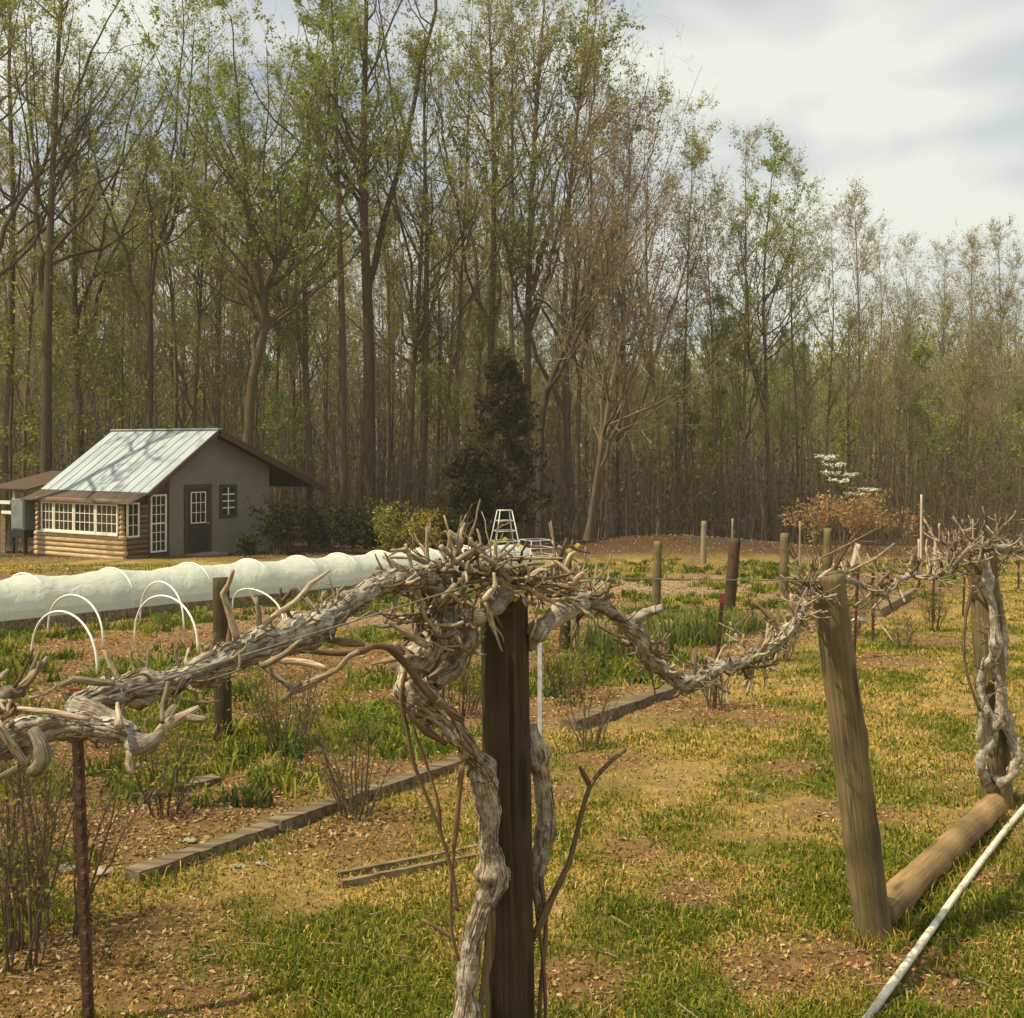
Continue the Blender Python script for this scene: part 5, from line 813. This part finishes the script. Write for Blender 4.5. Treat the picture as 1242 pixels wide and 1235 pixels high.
# canes (thin, dark)
CN = [(Z2, [(440, 490), (560, 500), (650, 490), (700, 470), (760, 480), (820, 540), (880, 620), (960, 700), (1050, 765)], 24, 34, 2.6, 2.93, 'cane'), (Z2, [(825, 560), (808, 680), (830, 800), (860, 950), (960, 1200), (1010, 1380), (1030, 1520)], 22, 14, 2.9, 2.92, 'cane'), (Z2, [(830, 750), (900, 800), (985, 860)], 20, 22, 2.88, 2.92, 'cane'), (Z0, [(560, 928), (556, 980), (549, 1050), (547, 1120), (556, 1165)], 6, 5, 2.92, 2.95, 'cane'), (Z0, [(646, 1140), (672, 1085), (692, 1040), (706, 985), (718, 950), (738, 926), (759, 908)], 8, 6.5, 3.2, 3.25, 'cane'), (Z0, [(715, 952), (703, 930)], 5, 3, 3.23, 3.23, 'cane'), (Z0, [(652, 1300), (656, 1200), (662, 1120), (655, 1062)], 7, 6, 3.22, 3.25, 'cane'), (Z0, [(662, 1300), (660, 1180), (650, 1100)], 5, 4, 3.2, 3.22, 'cane'), (Z0, [(535, 1010), (528, 960), (500, 880)], 4, 4, 2.95, 2.95, 'cane'), (Z0, [(513, 1115), (540, 1132), (556, 1140)], 3, 5, 2.98, 2.98, 'cane'), (Z0, [(580, 1240), (590, 1150), (592, 1090)], 6, 5, 3.1, 3.12, 'cane'), (Z0, [(548, 755), (538, 830), (536, 900)], 4, 4, 3.3, 3.3, 'cane'), (Z0, [(560, 885), (520, 850), (480, 790)], 6, 8, 3.0, 2.95, 'cane')]
for i, (Z, pts, wa, wb, da, db, nm) in enumerate(CN): vtube(zz_(Z, pts), [wa*Z[2], wb*Z[2]], [da, db], nm, vine, vb, M['cane'], .1, 8, .015, kn=3, seed=i+50, jit=.3)
TPp = cr_spline([W(500, 705, 3.0), W(545, 690, 3.0), W(590, 700, 3.03), W(640, 705, 3.1), W(700, 720, 3.3)], 40)
spurs_along(TPp, np.full(40, .03), 56, (.05, .19), (.0025, .0075), vine, vb, rng, up=.05, flat=.55)
spurs_along(cr_spline([W(500, 760, 2.98), W(530, 740, 2.95), W(560, 750, 2.98)], 20), np.full(20, .05), 26, (.05, .13), (.0035, .007), vine, vb, rng, up=0)
spurs_along(cr_spline([W(500, 840, 2.95), W(530, 800, 2.95), W(550, 770, 3.0)], 20), np.full(20, .05), 20, (.04, .12), (.003, .006), vine, vb, rng, up=0)
spurs_along(LP_, LR_, 34, (.03, .1), (.003, .006), vine, vb, rng, up=.2, span=(.1, 1))
spurs_along(RP_, RR_, 100, (.04, .14), (.0035, .008), vine, vb, rng, up=.15, span=(.1, 1), forks=1)
spurs_along(RP_, RR_, 55, (.06, .18), (.004, .008), vine, vb, rng, up=.2, span=(.72, 1), forks=2)
spurs_along(RP_, RR_, 90, (.04, .13), (.0015, .003), vine, vb, rng, up=.2, forks=1, name='twig'); spurs_along(TPp, np.full(40, .04), 60, (.05, .16), (.0014, .003), vine, vb, rng, up=.2, forks=1, name='twig'); spurs_along(LP_, LR_, 30, (.04, .12), (.0014, .0028), vine, vb, rng, up=.0, forks=1, name='twig')
for j in range(7):
    p = W(*[(612, 655), (700, 662), (628, 662), (625, 728), (568, 708), (690, 668), (598, 660)][j], 3.05); c = MB(); c.add(np.array([(-.008, 0, 0), (0, -.004, -.005), (.009, 0, .004), (0, .004, .008)]), [(0, 1, 2, 3)], col=(.42, .38, .06)); o = c.build('bud_leaf', M['leaf'], vine); o.location = p-vb
# --- neighbouring vine coming in from the left
nb = np.array([-.95, 1.5, float(gz0(1.5))]); v2 = empty('grape_vine', nb, 0, label='thick near vine arm entering at the left edge', cat='vine')
vtube([(-420, 960), (-200, 925), (-60, 912), (0, 903), (36, 891), (72, 883), (104, 882), (135, 886), (157, 894), (172, 905)], [50, 52, 50, 48, 44, 32, 26, 24, 22, 20], [1.35, 1.4, 1.48, 1.52, 1.55, 1.58, 1.6, 1.61, 1.62, 1.62], 'arm', v2, nb, M['vine'], .26, 36, .006, strips=260, kn=7, seed=21, jit=.4)
vtube([(-420, 960), (-440, 1100), (-430, 1300), (-445, 1700), (-440, 2360)], [48, 44, 40, 44, 50], [1.35, 1.38, 1.4, 1.45, 1.5], 'trunk', v2, nb, M['vine_trunk'], .22, 18, .015, kn=6, seed=22, jit=.4)
vtube([(40, 885), (50, 905), (52, 922), (40, 936)], [16, 18, 18, 14], [1.5, 1.49, 1.49, 1.5], 'stub', v2, nb, M['vine'], .3, 14, .006, kn=1, seed=23); vtube([(150, 892), (168, 905), (185, 898), (196, 888)], [18, 24, 22, 14], [1.62, 1.61, 1.61, 1.62], 'stub', v2, nb, M['vine'], .3, 14, .006, kn=1, seed=24)
vtube([(-30, 862), (0, 846), (14, 838), (30, 842)], [18, 18, 16, 10], [1.7, 1.72, 1.73, 1.73], 'stub', v2, nb, M['vine'], .3, 14, .006, kn=2, seed=25)
vtube([(95, 862), (120, 868), (145, 880), (165, 893)], [30, 26, 24, 20], [1.7, 1.66, 1.64, 1.62], 'stub', v2, nb, M['vine'], .3, 16, .006, kn=2, seed=26)
spurs_along(cr_spline([W(-20, 850, 1.7), W(10, 840, 1.7), W(30, 850, 1.7)], 20), np.full(20, .02), 12, (.02, .07), (.0025, .004), v2, nb, rng, up=.1)
# --- right-hand vine
rb = np.array([(1205-CX)/F*7.1, 7.1, float(gz0(7.1))]); v3 = empty('grape_vine', rb, 0, label='pale vine spiralling round the upright post at right edge', cat='vine')
vtube([(1201, 955), (1192, 938), (1189, 920), (1204, 898), (1201, 875), (1192, 841), (1193, 812), (1207, 789), (1207, 758), (1200, 727), (1198, 700), (1194, 672)], [14, 14, 15, 13, 14, 14, 12, 11, 12, 12, 12, 10], [7.2, 7.1, 7.05, 7.08, 7.1, 7.15, 7.12, 7.08, 7.08, 7.1, 7.1, 7.15], 'trunk', v3, rb, M['vine'], .3, 12, .018, kn=14, seed=31, jit=.5)
vtube([(1206, 950), (1226, 942), (1234, 915), (1223, 881), (1215, 835), (1216, 792), (1217, 760), (1208, 712), (1200, 680)], [13, 14, 15, 14, 12, 11, 10, 10, 10], [7.1, 7.08, 7.1, 7.15, 7.2, 7.25, 7.3, 7.25, 7.2], 'trunk', v3, rb, M['vine_trunk'], .3, 12, .018, kn=12, seed=32, jit=.5)
vtube([(1186, 900), (1196, 860), (1210, 880), (1212, 830), (1200, 800)], [8, 12, 12, 10, 8], [7.05, 7.05, 7.06, 7.1, 7.1], 'limb', v3, rb, M['vine_trunk'], .3, 10, .018, kn=5, seed=33)
A2 = zz_(Z5, [(20, 500), (60, 520), (170, 540), (260, 580), (330, 615), (400, 600), (470, 530), (550, 500), (680, 510), (760, 480), (830, 420), (900, 350), (960, 322), (1100, 335), (1260, 345), (1500, 330)])
_, AP_, AR_ = vtube(A2, [8, 9, 9, 9, 8, 9, 9, 9, 8, 8, 9, 10, 10, 9, 9, 8], [float(invd(p[0], 1000, 5.0, 1190, 7.15)) if p[0] < 1190 else 7.15+(p[0]-1190)*.008 for p in A2], 'arm', v3, rb, M['vine'], .3, 10, .018, kn=14, seed=34, jit=.6)
spurs_along(AP_, AR_, 95, (.08, .26), (.004, .008), v3, rb, rng, up=.15, forks=1); spurs_along(AP_, AR_, 85, (.08, .26), (.004, .009), v3, rb, rng, up=.4, flat=.9, span=(.62, 1), forks=2)
Q = cr_spline([W(1198, 940, 7.1), W(1192, 850, 7.1), W(1205, 770, 7.1), W(1198, 690, 7.1)], 30); spurs_along(Q, np.full(30, .05), 34, (.05, .18), (.003, .005), v3, rb, rng, up=.1)
vtube(zz_(Z6, [(245, 190), (255, 300), (232, 420), (225, 560), (245, 670), (290, 790)]), [5, 4], [7.05, 7.0], 'cane', v3, rb, M['cane'], .1, 7, .03, seed=35, kn=2)


# ------------------------------------------------------------------ thin warm haze, added to lift the dark tones
m, nt, b = newmat('added_haze'); nt.nodes.remove(b); pv = nt.nodes.new('ShaderNodeVolumePrincipled'); pv.inputs['Color'].default_value = (.95, .9, .76, 1); pv.inputs['Density'].default_value = .0007; pv.inputs['Anisotropy'].default_value = .2
nt.links.new(pv.outputs[0], nt.nodes['Material Output'].inputs['Volume'])
mb = MB(); mb.box(-520, 520, -80, 930, -6, 34); mb.build('haze', m, kind='stuff', label='thin pale haze added to fade the dark tones of the woodland', cat='haze')
